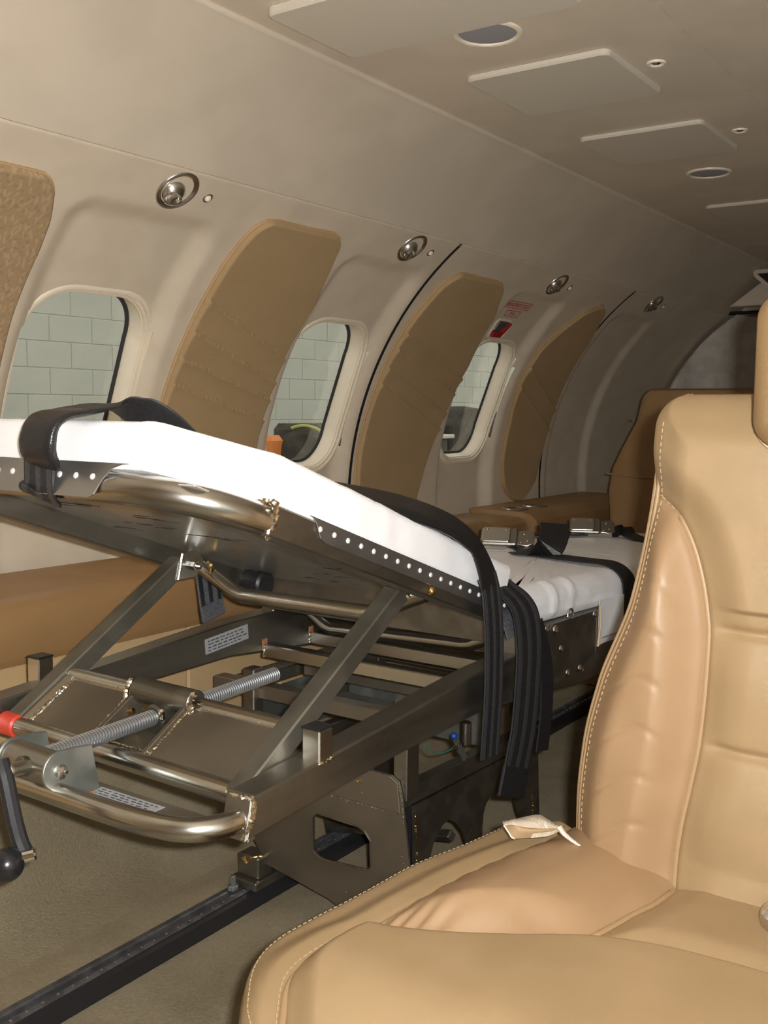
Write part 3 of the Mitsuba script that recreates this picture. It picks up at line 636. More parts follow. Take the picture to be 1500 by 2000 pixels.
# lifting link: two tubes with a plate between the struts
lk = obj('lift_link', tube([(-1.137, .803, -.420), (-.735, .801, -.423)], .0125, 24), 'm_tube', st)
obj('end_cap', tube([(-1.172, .803, -.420), (-1.166, .803, -.420), (-1.138, .803, -.420), (-1.136, .803, -.420)], [.0125, .0158, .0158, .0135], 24), 'm_red_plastic', lk, label='red plastic end cap')
obj('upper_tube', tube([(-1.135, .890, -.370), (-.75, .890, -.372)], .0120, 24), 'm_tube', lk)
pl = [(.806, -.4115), (.892, -.3615), (.8935, -.364), (.8075, -.414)]
for x0, x1 in ((-1.136, -1.000), (-.905, -.748)): obj('plate', slab_x([(.805, -.417), (.885, -.3705), (.8835, -.368), (.8035, -.4145)], x0, x1, .0004), 'm_plate', lk, smooth=False)
obj('lower_plate', slab_x([(.806, -.430), (.888, -.402), (.8875, -.4045), (.8065, -.4325)], -1.000, -.905, .0004), 'm_steel_dark', lk, smooth=False)
for x in (-.905, -1.000): obj('rib', slab_x([(.803, -.432), (.803, -.411), (.884, -.3635), (.890, -.3635), (.890, -.404)], x-.0035, x+.0035, .0008), 'm_plate', lk)
obj('rib', bar((-1.129, .806, -.4105), (-1.129, .884, -.3655), .012, .006, .001), 'm_satin', lk)
for i, x in enumerate((-.898, -1.007, -1.121)):
    obj('weld', weldbead([(x, .809, -.4120), (x, .83, -.400), (x, .882, -.3695)], .0021, 20+i), 'm_weld', lk, kind='stuff')
obj('weld', weldbead([(-1.118, .880, -.3675), (-1.01, .880, -.3675)], .0013, 30), 'm_weld', lk, kind='stuff')
obj('weld', weldbead([(-.89, .880, -.3685), (-.765, .880, -.3695)], .0013, 31), 'm_weld', lk, kind='stuff')
obj('weld', weldbead([(-1.01, .812, -.4085), (-.90, .812, -.4095)], .0013, 32), 'm_weld', lk, kind='stuff')
nt = obj('screw_nut', cyl([-1.003, .888, -.366], [-.896, .888, -.367], .0165, 26, .002), 'm_steel_dark', lk)
obj('boss', cyl([-.9520, .866, -.3915], [-.9515, .908, -.3900], .0180, 26, .003), 'm_steel_dark', lk)
obj('weld', [weldbead([(-.893, .880, -.352), (-.891, .872, -.366), (-.893, .874, -.382), (-.905, .868, -.389)], .0042, 40), weldbead([(-1.006, .880, -.352), (-1.008, .872, -.366), (-1.006, .872, -.38)], .0036, 41), weldbead([(-.934, .864, -.376), (-.930, .862, -.388)], .003, 42)], 'm_weld', lk, kind='stuff')
obj('weld', [weldbead([(-.912, .868, -.391), (-.918, .862, -.398)], .004, 43), weldbead([(-.99, .868, -.388), (-1.0, .864, -.394)], .004, 44)], 'm_brass_weld', lk, kind='stuff')
for x in (-1.1495, -.7425):
    s_ = obj('strut', bar((x, .797, -.4245), (x, 1.105, -.2395), .027, .027, .002, (1, 0, 0)), 'm_strut', st)
    if x < -1:
        obj('weld', weldbead([(x-.013, 1.09, -.236), (x+.013, 1.092, -.236)], .002, 50), 'm_weld', s_, kind='stuff')
        obj('clevis', slab_x([(1.085, -.262), (1.125, -.262), (1.14, -.235), (1.12, -.22), (1.095, -.222)], x+.0135, x+.0175, .0008), 'm_satin', s_)
        obj('pivot_bolt', [cyl([x+.017, 1.115, -.243], [x+.028, 1.115, -.243], .0075, 6), cyl([x+.026, 1.115, -.243], [x+.036, 1.115, -.243], .0042, 14)], 'm_chrome', s_)
        obj('weld', weldbead([(x+.030, 1.135, -.238), (x+.034, 1.140, -.248), (x+.030, 1.142, -.258)], .0032, 51), 'm_brass_weld', s_, kind='stuff')
    else:
        obj('weld', [weldbead([(x-.013, 1.0925, -.2285), (x+.013, 1.0925, -.2285)], .0022, 52), weldbead([(x+.0138, 1.096, -.232), (x+.0138, 1.118, -.2445)], .003, 53)], 'm_weld', s_, kind='stuff')

# backrest: local frame (x, v from the hinge up towards the head, w normal to the deck)
HV, HW = np.array([0, -.944, .330]), np.array([0, .330, .944]); H0 = np.array([0, 1.335, -.2835])
def BR(x, v, w): return np.array([x, 0, 0])+H0+HV*v+HW*w
def brmap(m):
    m = m.copy(); P = np.asarray(m.vertices); m.vertices = np.column_stack([P[:, 0], np.zeros((len(P), 2))])+H0+P[:, 1:2]*HV+P[:, 2:3]*HW
    m.faces = m.faces[:, ::-1]      # (x, v, w) is left-handed
    return m
bk = obj('backrest', brmap(cbox([-.722, -.02, -.036], [-.692, .566, -.0015], .002)), 'm_steel', st)
obj('frame_bar', brmap(cbox([-1.208, -.02, -.040], [-1.180, .668, -.0015], .002)), 'm_steel', bk)
corner = smooth_path([(-.707, .560, -.019), (-.707, .566, -.019), (-.712, .592, -.019), (-.728, .622, -.019), (-.755, .646, -.019), (-.79, .659, -.019), (-.83, .664, -.019), (-.90, .665, -.019), (-1.19, .665, -.019)], 8)
obj('corner_tube', tube(np.array([BR(*p) for p in corner]), .0172, 26), 'm_tube', bk)
obj('weld', weldbead([BR(-.722, .566, .0005), BR(-.706, .568, .0008), BR(-.690, .567, -.002), BR(-.690, .563, -.020), BR(-.700, .558, -.0375)], .0032, 60), 'm_weld', bk, kind='stuff')
def fl(P, t=.0018):          # flange plates with their S-curved ends
    return P
P = [(-.02, -.0215), (.470, -.0215), (.482, -.018), (.492, -.006), (.500, .0005), (.506, .0015), (-.02, .0015)]
m = prism([(a, b) for a, b in P], -.6915, -.6895, .0005); V = m.vertices.copy(); m.vertices = V[:, [2, 0, 1]]; m = brmap(m); m.faces = m.faces[:, ::-1] if m.volume < 0 else m.faces
obj('rivet_flange', m, 'm_flange', bk, smooth=20)
P = [(-1.20, -.036), (-.838, -.036), (-.830, -.032), (-.822, -.015), (-.812, -.003), (-.80, .0012), (-.79, .002), (-1.20, .002)]
m = prism(P, .681, .683, .0005); V = m.vertices.copy(); m.vertices = V[:, [0, 2, 1]]; m = brmap(m); m.faces = m.faces[:, ::-1] if m.volume < 0 else m.faces
obj('rivet_flange', m, 'm_flange', bk, smooth=20)
rv = dome([0, 0, 0], [1, 0, 0], .0034, .0021, 14)
for i in range(18): obj('rivet', at(rv, BR(-.6895, .486-.0270*i, -.0090)), 'm_rivet', bk)
rv = dome([0, 0, 0], -HW*.0+HV, .0036, .0022, 14)
for i in range(11): obj('rivet', at(rv, BR(-.838-.0262*i-(.0 if i < 4 else .028), .683, -.0135)), 'm_rivet', bk)
obj('under_skin', brmap(cbox([-1.182, .0, -.0105], [-.720, .655, -.0085], .0005)), 'm_sheet', bk, smooth=False)
sm = []
rr = np.random.default_rng(5)
for (x, v, l) in [(-1.10, .50, .16), (-1.02, .46, .13), (-1.05, .40, .10), (-.98, .36, .12), (-.86, .20, .09), (-.80, .14, .08), (-.95, .13, .05), (-1.13, .36, .06), (-1.0, .06, .05), (-.78, .08, .06)]:
    for j in range(5):
        x0 = x+rr.uniform(-.04, .04); v0 = v+rr.uniform(-.012, .012); L = l*rr.uniform(.15, .45); sm.append(brmap(cbox([x0, v0, -.01085], [x0+L, v0+rr.uniform(.0015, .004), -.0105], .0001)))
obj('scuff_mark', sm, 'm_rubber', bk, smooth=False, kind='stuff')
obj('cross_tube', tube(round_path([(-1.186, 1.16, -.236), (-1.165, 1.162, -.250), (-1.085, 1.17, -.2925), (-.83, 1.17, -.2905), (-.765, 1.168, -.262), (-.735, 1.165, -.250)], .06), .0118, 20), 'm_tube', bk)
obj('flange_bolt', at(dome([0, 0, 0], [1, 0, 0], .006, .005, 12), BR(-.6895, .232, -.028)), 'm_brass_weld', bk)

obj('hinge_plate', cbox([-1.18, 1.343, -.352], [-.722, 1.348, -.274], .001), 'm_steel_dark', st)
# foot section frame, side plates and bolts
ft = obj('foot_frame', slab_x([(1.36, -.372), (1.36, -.338), (1.66, -.348), (2.66, -.392), (2.66, -.425)], -.722, -.692, .002), 'm_steel', st)
obj('frame_bar', slab_x([(1.36, -.372), (1.36, -.338), (1.66, -.348), (2.66, -.392), (2.66, -.425)], -1.208, -1.180, .002), 'm_steel', ft)
obj('deck', cbox([-1.19, 1.38, -.350], [-.71, 1.60, -.346], .001), 'm_sheet', ft, smooth=False)
obj('side_plate', slab_x([(1.474, -.3385), (1.644, -.3435), (1.643, -.415), (1.592, -.431), (1.49, -.4385), (1.462, -.40), (1.456, -.352), (1.462, -.342)], -.6905, -.6865, .0008), 'm_steel_dark', ft)
obj('hinge_plate', slab_x([(1.395, -.325), (1.445, -.335), (1.47, -.36), (1.452, -.40), (1.415, -.44), (1.385, -.43)], -.689, -.6855, .0008), 'm_steel_dark', ft)
for (y, z, r) in [(1.442, -.342, .0068), (1.474, -.349, .0085), (1.632, -.349, .0078), (1.498, -.384, .0068), (1.526, -.430, .0068), (1.575, -.432, .0068), (1.586, -.437, .005)]:
    obj('bolt', at(dome([0, 0, 0], [1, 0, 0], r, r*.75, 16), [-.6865, y, z]), 'm_chrome', ft)
obj('edge_strip', cbox([-.690, 1.6405, -.420], [-.6855, 1.6435, -.352], .0008), 'm_satin', ft)
obj('clip', tube([(-.692, 1.545+.011*math.cos(a), -.338+.012*math.sin(a)) for a in np.linspace(0, PI, 12)], .0016, 8), 'm_satin', ft)

# ------------------------------------------------------------------ mattress
mt = thing('mattress', 'white vinyl stretcher mattress with raised back section', 'mattress')
def cushion(outline, h, rnd, wr, seed, step=.012):
    P = ccw(outline); Q = []
    for a, b in zip(P, np.roll(P, -1, 0)):
        k = max(1, int(np.linalg.norm(b-a)/step)); Q += [a+(b-a)*t for t in np.arange(k)/k]
    Q = np.array(Q); n = len(Q); lay = [(rnd*.5, 0), (rnd*.15, rnd*.15), (0, rnd*.5)]+[(0, z) for z in np.linspace(rnd*.6, h-rnd, 5)]+[(rnd*(1-math.cos(a)), h-rnd+rnd*math.sin(a)) for a in np.radians([20, 40, 60, 78, 90])]
    cen = Q.mean(0); V = []
    ed = np.roll(Q, -1, 0)-np.roll(Q, 1, 0); nr = np.column_stack([-ed[:, 1], ed[:, 0]]); nr /= np.linalg.norm(nr, axis=1, keepdims=True)
    for d, z in lay:
        q = Q+nr*d; V.append(np.column_stack([q, np.full(n, z)]))
    base = V[-1]
    for t in (.93, .85, .72, .55, .35, .15, .02):
        q = cen+(base[:, :2]-cen)*t; V.append(np.column_stack([q, np.full(n, h)+.004*(1-t)]))
    V = np.array(V); V = np.concatenate([V, V[:, :1]], 1)
    m = grid_mesh(V, True)
    bottom = trimesh.Trimesh(np.column_stack([V[0, :-1, :2], np.zeros(n)]), tri2d(V[0, :-1, :2])[:, ::-1], process=False)
    m = cat_([m, bottom]); p = m.vertices
    f = meshkit.fbm(np.column_stack([p[:, 0]*38, p[:, 1]*38, p[:, 2]*16])+seed*7.7, 3)-.5
    g = meshkit.fbm(p*9.+seed, 2)-.5
    N = np.column_stack([p[:, :2]-cen, (p[:, 2]-h*.5)*4]); N /= np.linalg.norm(N, axis=1, keepdims=True)
    m.vertices = p+N*(wr*f+wr*.8*g)[:, None]*np.clip(p[:, 2:3]/(h*.3), 0, 1)
    if m.volume < 0: m.faces = m.faces[:, ::-1]
    return m
out = [(-.698, .010), (-.698, .556), (-.704, .568), (-.772, .664), (-.784, .672), (-1.14, .672), (-1.16, .662), (-1.204, .60), (-1.204, .010)]
b_ = cushion(out, .0535, .011, .0045, 1); b_ = brmap(b_)
if b_.volume < 0: b_.faces = b_.faces[:, ::-1]
obj('back_cushion', b_, 'm_white', mt, smooth=True)
out = [(-.698, 1.352)]+[(-.698, y) for y in (2.40,)]+[(-.75, 2.60), (-.85, 2.70), (-1.05, 2.70), (-1.15, 2.60), (-1.204, 2.40), (-1.204, 1.352)]
f_ = cushion(out, .063, .030, .007, 2)
p = f_.vertices
crease = .006*np.exp(-((p[:, 1]-1.49-.35*(p[:, 2]-.03)-.25*(p[:, 0]+.72))/.008)**2)+.005*np.exp(-((p[:, 1]-1.56-.3*(p[:, 2]-.03)-.2*(p[:, 0]+.72))/.007)**2)
p[:, 0] += crease*(p[:, 0] > -.76)*(p[:, 2] > .01); p[:, 2] += crease*.6*(p[:, 0] > -.80)*(p[:, 2] > .05)
p[:, 2] += -.338-.045*(p[:, 1]-1.45); f_.vertices = p
obj('foot_cushion', f_, 'm_white', mt, smooth=True)
ys = np.linspace(1.655, 2.45, 60); zs = np.linspace(0, 1, 12); Yg, Zg = np.meshgrid(ys, zs, indexing='ij')
zt = -.318-.045*(Yg-1.45); zb = -.408-.03*(Yg-1.655)
V = np.stack([-.6845+.003*np.sin(Yg*40)*Zg+.002*np.sin(Yg*17+1), Yg, zt+(zb-zt)*Zg], -1)
a = grid_mesh(V); b = a.copy(); b.vertices = b.vertices-[.0025, 0, 0]; b.faces = b.faces[:, ::-1]
obj('side_flap', [a, b], 'm_white', mt, smooth=True)
obj('flap_binding', tube([(-.685, 1.653, -.335), (-.684, 1.654, -.37), (-.685, 1.648, -.408)], .0024, 8), 'm_piping_light', mt)
obj('flap_binding', tube(np.column_stack([np.full(30, -.6835), np.linspace(1.66, 2.45, 30), -.395-.03*(np.linspace(1.66, 2.45, 30)-1.655)]), .0012, 6), 'm_label', mt)

# ------------------------------------------------------------------ straps
X = np.array([1., 0, 0])
# head strap: loops round the head rail, up over the end of the mattress, with a pad
hs = thing('head_strap', 'black webbing strap with a thick pad looped over the raised head end of the mattress', 'strap')
pth = [(-.926, .688, -.098), (-.916, .679, -.088), (-.913, .677, -.070), (-.911, .676, -.055), (-.910, .676, -.040)]
w_, r_ = ribbon(smooth_path(pth, 6), np.repeat(X[None]+[[0, 0, .05]], 25, 0), .050, .003); obj('webbing', w_, 'm_web', hs); obj('woven_rib', r_, 'm_web_rib', hs, kind='stuff')
def padstrip(P, wd, w, th, n=7):
    P = np.array(P, float); pp = smooth_path(np.hstack([P, np.array(wd, float)]), n); Q, D = pp[:, :3], pp[:, 3:]
    t = np.gradient(Q, axis=0); t /= np.linalg.norm(t, axis=1, keepdims=True); D = D-t*np.sum(D*t, 1, keepdims=True); D /= np.linalg.norm(D, axis=1, keepdims=True); N = np.cross(t, D)
    w = np.interp(np.linspace(0, 1, len(Q)), np.linspace(0, 1, len(w)), w) if np.ndim(w) else np.full(len(Q), w)
    th = np.interp(np.linspace(0, 1, len(Q)), np.linspace(0, 1, len(th)), th) if np.ndim(th) else np.full(len(Q), th)
    a = np.linspace(0, 2*PI, 24); c, s = np.cos(a), np.sin(a); sx, sy = np.sign(c)*np.abs(c)**.45, np.sign(s)*np.abs(s)**.75
    V = np.stack([Q[i]+np.outer(sx*w[i]/2, D[i])+np.outer(sy*th[i]/2, N[i]) for i in range(len(Q))])
    m = grid_mesh(V); cap0 = trimesh.Trimesh(np.vstack([V[0, :-1], Q[:1]]), [[j, (j+1) % 23, 23] for j in range(23)], process=False); cap1 = trimesh.Trimesh(np.vstack([V[-1, :-1], Q[-1:]]), [[(j+1) % 23, j, 23] for j in range(23)], process=False)
    return cat_([m, cap0, cap1])
obj('pad', padstrip([(-.897, .673, -.060), (-.892, .662, -.050), (-.890, .659, -.036), (-.889, .664, -.019), (-.888, .676, -.010), (-.887, .70, -.006), (-.887, .725, -.003)], [X, X, X, X, X+[0, .15, 0], X+[0, .3, 0], X+[0, .4, 0]], [.036, .050, .054, .054, .052, .050, .046], [.010, .014, .014, .012, .010, .009, .005]), 'm_black_vinyl', hs, smooth=True)
obj('webbing', padstrip([(-.888, .69, -.006), (-.888, .72, -.0015), (-.886, .752, .0015), (-.872, .775, -.004), (-.858, .797, -.017), (-.850, .83, -.046)], [X+[0, .3, 0], X+[0, .4, 0], X+[0, .5, 0], X+[0, .6, 0], X+[0, .6, 0], X+[0, .6, 0]], .052, .005), 'm_web', hs, smooth=40)

# shoulder strap: black vinyl sleeve on the mattress, webbing falling over the side
vs = thing('shoulder_strap', 'black vinyl-sleeved strap lying across the backrest and hanging down in front of the side rail', 'strap')
top = lambda y: -.046-.333*(y-.804)
sl = [(-.83, .935, top(.935)-.006), (-.775, .99, top(.99)+.006), (-.745, 1.05, top(1.05)+.013), (-.728, 1.11, top(1.11)+.018), (-.714, 1.165, top(1.165)+.018), (-.702, 1.20, top(1.20)+.011), (-.692, 1.222, -.187), (-.682, 1.235, -.220), (-.676, 1.240, -.25)]
D = [(-.85, .4, .25), (-.82, .35, .28), (-.85, .25, .32), (-.82, .25, .38), (-.74, .42, .42), (-.60, .65, .42), (-.38, .9, .2), (-.15, 1, .0), (0, 1, -.05)]
obj('sleeve', padstrip(sl, D, [.060, .070, .076, .078, .074, .068, .060, .055, .054], [.010, .014, .016, .015, .013, .010, .008, .006, .0035]), 'm_black_vinyl', vs, smooth=True)
pp = smooth_path(np.hstack([np.array([(-.681, 1.237, -.229), (-.677, 1.239, -.245), (-.674, 1.240, -.265), (-.671, 1.243, -.32), (-.670, 1.242, -.40), (-.671, 1.236, -.487)]), np.array([(.05, 1, -.2), (0, 1, -.1), (0, 1, -.05), (0, 1, 0), (0, 1, -.03), (0, 1, -.05)])]), 7)
w_, r_ = ribbon(pp[:, :3], pp[:, 3:], .054, .003); obj('webbing', w_, 'm_web', vs); obj('woven_rib', r_, 'm_web_rib', vs, kind='stuff')
# lap strap: wide webbing hanging from the join of the two mattress sections
ls = thing('lap_strap', 'wide black webbing strap hanging over the mattress edge at the hinge of the stretcher', 'strap')
pp = smooth_path(np.hstack([np.array([(-.90, 1.33, -.228), (-.80, 1.325, -.236), (-.735, 1.32, -.243), (-.695, 1.322, -.262), (-.671, 1.332, -.292), (-.664, 1.338, -.34), (-.662, 1.333, -.40), (-.662, 1.322, -.47), (-.663, 1.298, -.535), (-.663, 1.290, -.556)]), np.array([(.1, 1, -.1), (.1, 1, -.1), (.1, 1, -.1), (0, 1, -.1), (0, 1, -.1), (0, 1, 0), (0, 1, -.05), (0, 1, -.1), (0, 1, -.2), (0, 1, -.2)])]), 7)
w_, r_ = ribbon(pp[:, :3], pp[:, 3:], .083, .003); obj('webbing', w_, 'm_web', ls); obj('woven_rib', r_, 'm_web_rib', ls, kind='stuff')
obj('stitched_end', bar((-.6625, 1.305, -.520), (-.6635, 1.290, -.562), .005, .084, .0015, X), 'm_web', ls)
obj('lower_layer', padstrip([(-.74, 1.318, -.268), (-.70, 1.312, -.285), (-.680, 1.31, -.305), (-.672, 1.312, -.325)], [(0, 1, -.1)]*4, .06, .004), 'm_web_grey', ls)
# foot straps with metal buckles
def buckle(nm, parent, c, ux, uy):
    ux, uy = nrm(ux), nrm(uy); uz = np.cross(ux, uy); M = np.eye(4); M[:3, 0], M[:3, 1], M[:3, 2] = ux, uy, uz; M[:3, 3] = c
    def pl_(m): m = m.copy(); m.apply_transform(M); return m
    b = obj(nm, pl_(prism(rrect(.078, .046, .007), 0, .011, .0025)), 'm_steel', parent)
    obj('lift_cover', pl_(prism(rrect(.060, .040, .006, 6, -.006, 0), .011, .0155, .0018)), 'm_satin', b)
    obj('tongue', pl_(prism([(.036, -.018), (.060, -.022), (.074, -.014), (.074, .014), (.060, .022), (.036, .018)], .002, .006, .001)), 'm_tube', b)
    for x, y, z in ((.014, .013, .0155), (-.026, .013, .0155), (.052, .010, .006), (.060, -.008, .006), (.046, -.013, .006)): obj('screw', pl_(at(dome([0, 0, 0], [0, 0, 1], .0032, .002, 12), [x, y, z])), 'm_chrome', b)
ftop = lambda y: -.2705-.045*(y-1.45)
fs = thing('foot_strap', 'black strap with a metal buckle crossing the near part of the flat mattress', 'strap')
buckle('buckle', fs, [-1.020, 1.905, ftop(1.905)+.020], (.92, .36, 0), (-.27, .68, .68))
pp = smooth_path([(-.99, 1.925, ftop(1.92)+.008), (-.955, 1.90, ftop(1.9)+.006), (-.925, 1.86, ftop(1.86)+.007), (-.905, 1.85, ftop(1.85)+.014)], 6); w_, r_ = ribbon(pp, np.repeat([[.35, .9, 0.1]], len(pp), 0), .05, .003); obj('webbing', w_, 'm_black_vinyl', fs)
pp = smooth_path([(-.935, 1.84, ftop(1.84)+.003), (-.90, 1.815, ftop(1.82)+.004), (-.868, 1.82, ftop(1.82)+.016), (-.870, 1.855, ftop(1.85)+.042), (-.885, 1.885, ftop(1.88)+.062)], 6); w_, r_ = ribbon(pp, np.repeat([[.80, .55, 0.0]], len(pp), 0), .058, .003); obj('tail', w_, 'm_black_vinyl', fs)
pp = smooth_path([(-.93, 1.845, ftop(1.84)+.003), (-.86, 1.815, ftop(1.81)+.004), (-.78, 1.80, ftop(1.8)+.004), (-.725, 1.795, ftop(1.79)+.002), (-.693, 1.79, ftop(1.79)-.016), (-.6835, 1.788, ftop(1.79)-.05), (-.681, 1.785, -.38), (-.680, 1.782, -.42)], 7)
w_, r_ = ribbon(pp, np.repeat([[0.1, 1, 0.]], len(pp), 0), .05, .003); obj('webbing', w_, 'm_web', fs)
f2 = thing('ankle_strap', 'black strap with a metal buckle crossing the far part of the flat mattress', 'strap')
buckle('buckle', f2, [-1.040, 2.395, ftop(2.395)+.020], (.90, .42, 0), (-.30, .66, .70))
pp = smooth_path([(-1.19, 2.16, ftop(2.16)+.004), (-1.13, 2.23, ftop(2.23)+.004), (-1.07, 2.33, ftop(2.33)+.005), (-1.04, 2.38, ftop(2.38)+.005)], 6); w_, r_ = ribbon(pp, np.repeat([[-.5, .8, 0.]], len(pp), 0), .05, .003); obj('webbing', w_, 'm_web', f2)
pp = smooth_path([(-.985, 2.44, ftop(2.44)+.006), (-.96, 2.46, ftop(2.46)+.022), (-.945, 2.445, ftop(2.44)+.010), (-.90, 2.40, ftop(2.4)+.004), (-.80, 2.36, ftop(2.36)+.004), (-.71, 2.35, ftop(2.35)+.003)], 6); w_, r_ = ribbon(pp, np.repeat([[.4, .9, 0.]], len(pp), 0), .05, .003); obj('webbing', w_, 'm_black_vinyl', f2)
# strap tails seen under the backrest
ts = thing('hanging_strap', 'short grey-black strap end hanging under the backrest in front of the leather ledge', 'strap')
pp = smooth_path([(-1.192, 1.200, -.245), (-1.190, 1.206, -.27), (-1.19, 1.212, -.305), (-1.19, 1.219, -.348)], 6); w_, r_ = ribbon(pp, np.repeat([[.1, 1, -.1]], len(pp), 0), .050, .003); obj('webbing', w_, 'm_web_grey', ts); obj('woven_rib', r_, 'm_web', ts, kind='stuff')
obj('folded_end', bar((-1.189, 1.214, -.322), (-1.189, 1.220, -.350), .007, .053, .002, X), 'm_web_grey', ts)
k = thing('strap_roll', 'rolled black webbing tucked under the backrest', 'strap'); obj('roll', cyl(BR(-1.165, .055, -.028), BR(-1.115, .060, -.030), .021, 24, .004), 'm_web', k)
k = thing('side_strap', 'dark strap hanging behind the wide strap by the side plate', 'strap')
pp = smooth_path([(-.683, 1.40, -.33), (-.682, 1.435, -.40), (-.682, 1.44, -.47), (-.683, 1.43, -.535)], 6); w_, r_ = ribbon(pp, np.repeat([[0, 1, 0.]], len(pp), 0), .045, .003); obj('webbing', w_, 'm_web', k)

# ------------------------------------------------------------------ pedestal under the stretcher
pd = thing('pedestal', 'dark metal pedestal with cut-out legs carrying the stretcher on the seat track', 'pedestal')
front = Polygon([(-1.178, -.560), (-.862, -.566), (-.848, -.574), (-.842, -.595), (-.832, -.66), (-.806, -.846), (-.858, -.846), (-.985, -.802), (-1.118, -.779), (-1.150, -.738)])
cut = Polygon([(-1.016, -.727), (-1.016, -.672), (-1.008, -.662), (-.925, -.664), (-.912, -.668), (-.900, -.682), (-.899, -.724), (-.905, -.731), (-.99, -.737), (-1.004, -.735)])
m = holed(front.difference(cut), .004); obj('front_plate', swap(m, (0, 2, 1)).apply_translation([0, 1.270, 0]), 'm_plate', pd, smooth=False)
obj('cutout_lip', tube(np.column_stack([np.array(cut.exterior.coords)[:-1, 0], np.full(10, 1.2695), np.array(cut.exterior.coords)[:-1, 1]]), .0014, 6, closed=True), 'm_steel_dark', pd)
obj('doubler_plate', slab_y([(-1.17, -.622), (-.842, -.6225), (-.848, -.574), (-.862, -.566), (-1.17, -.562)], 1.2665, 1.2698, .0008), 'm_plate', pd, smooth=False)
obj('weld', [weldbead([(-.975, 1.266, -.6235), (-.845, 1.266, -.6235)], .0010, 70), weldbead([(-.846, 1.2685, -.578), (-.8385, 1.2685, -.605), (-.8365, 1.2685, -.64)], .0016, 71)], 'm_plate', pd, kind='stuff')
obj('weld_spatter', [at(trimesh.creation.icosphere(subdivisions=1, radius=r), (x, 1.2664, z)) for x, z, r in [(-.957, -.6235, .0018), (-.944, -.627, .002), (-.93, -.628, .0017), (-.915, -.605, .0017), (-.945, -.798+.02, .0014), (-.838, -.69, .0014), (-.835, -.70, .0014), (-.832, -.72, .0015)]], 'm_weld', pd, kind='stuff')
obj('weld', [weldbead([(-.922, 1.266, -.588), (-.915, 1.266, -.585)], .0025, 72)], 'm_brass_weld', pd, kind='stuff')
arch = Polygon([(1.305, -.6225), (1.745, -.634), (1.765, -.846), (1.735, -.846), (1.70, -.80), (1.669, -.757), (1.655, -.725), (1.640, -.706), (1.60, -.690), (1.560, -.687), (1.542, -.695), (1.534, -.709), (1.530, -.735), (1.545, -.846),
                (1.50, -.846), (1.485, -.765), (1.465, -.722), (1.44, -.695), (1.413, -.680), (1.395, -.684), (1.378, -.693), (1.365, -.708), (1.355, -.73), (1.345, -.78), (1.345, -.846), (1.315, -.846)])
for x in (-.846, -1.165):
    m = holed(arch, .004); V = m.vertices.copy(); m.vertices = V[:, [2, 0, 1]]+[x, 0, 0]; obj('side_leg', m, 'm_steel_dark', pd, smooth=False)
obj('edge_weld', weldbead([(-.841, 1.307, -.628), (-.841, 1.312, -.66), (-.841, 1.318, -.74)], .0009, 73), 'm_brass_weld', pd, kind='stuff')
obj('edge_weld', weldbead([(-.841, 1.722, -.72), (-.841, 1.730, -.78)], .0009, 74), 'm_brass_weld', pd, kind='stuff')
obj('corner_post', cbox([-.860, 1.2745, -.846], [-.845, 1.305, -.605], .002), 'm_black_trim', pd)
obj('top_tube', slab_x([(1.276, -.618), (1.276, -.588), (1.74, -.602), (1.74, -.632)], -.866, -.8415, .002), 'm_steel_dark', pd)
obj('top_tube', slab_x([(1.276, -.618), (1.276, -.588), (1.74, -.602), (1.74, -.632)], -1.175, -1.150, .002), 'm_steel_dark', pd)
obj('upright', cbox([-.862, 1.276, -.606], [-.8365, 1.312, -.448], .0018), 'm_steel', pd)
obj('upright', cbox([-1.185, 1.285, -.606], [-1.160, 1.312, -.448], .0018), 'm_steel', pd)
obj('upright', cbox([-.862, 1.66, -.62], [-.8365, 1.69, -.46], .0018), 'm_steel_dark', pd)
obj('upright', cbox([-1.185, 1.66, -.62], [-1.160, 1.69, -.46], .0018), 'm_steel_dark', pd)
for y in (1.300, 1.47, 1.66): obj('deck_bar', cbox([-1.27 if y < 1.4 else -1.20, y, -.502], [-.84, y+.028, -.478], .0015), 'm_plate', pd)
for x in (-1.225, -.865): obj('deck_bar', cbox([x-.02, 1.329, -.502], [x+.02, 1.72, -.4785], .0015), 'm_steel_dark', pd)
obj('back_sheet', cbox([-1.16, 1.56, -.60], [-.865, 1.564, -.505], .0008), 'm_galv', pd, smooth=False)
obj('side_sheet', cbox([-1.200, 1.31, -.60], [-1.196, 1.72, -.505], .0008), 'm_galv', pd, smooth=False)
obj('deck_sheet', cbox([-1.20, 1.345, -.515], [-.90, 1.455, -.513], .0005), 'm_galv', pd, smooth=False)
M = trimesh.transformations.rotation_matrix(.5, [0, 0, 1]); a = at(cbox([-.05, -.022, 0], [.05, .022, .0008], .0002), [-1.11, 1.41, -.5128], M); obj('data_plate', a, 'm_galv', pd, smooth=False, label='dull metal label on the pedestal deck')
obj('heat_stain', cbox([-.985, 1.497, -.500], [-.965, 1.4985, -.480], .0004), 'm_rust', pd, kind='stuff')
obj('cross_tie', bar((-.85, 1.44, -.72), (-1.16, 1.50, -.80), .016, .016, .002), 'm_steel_dark', pd)
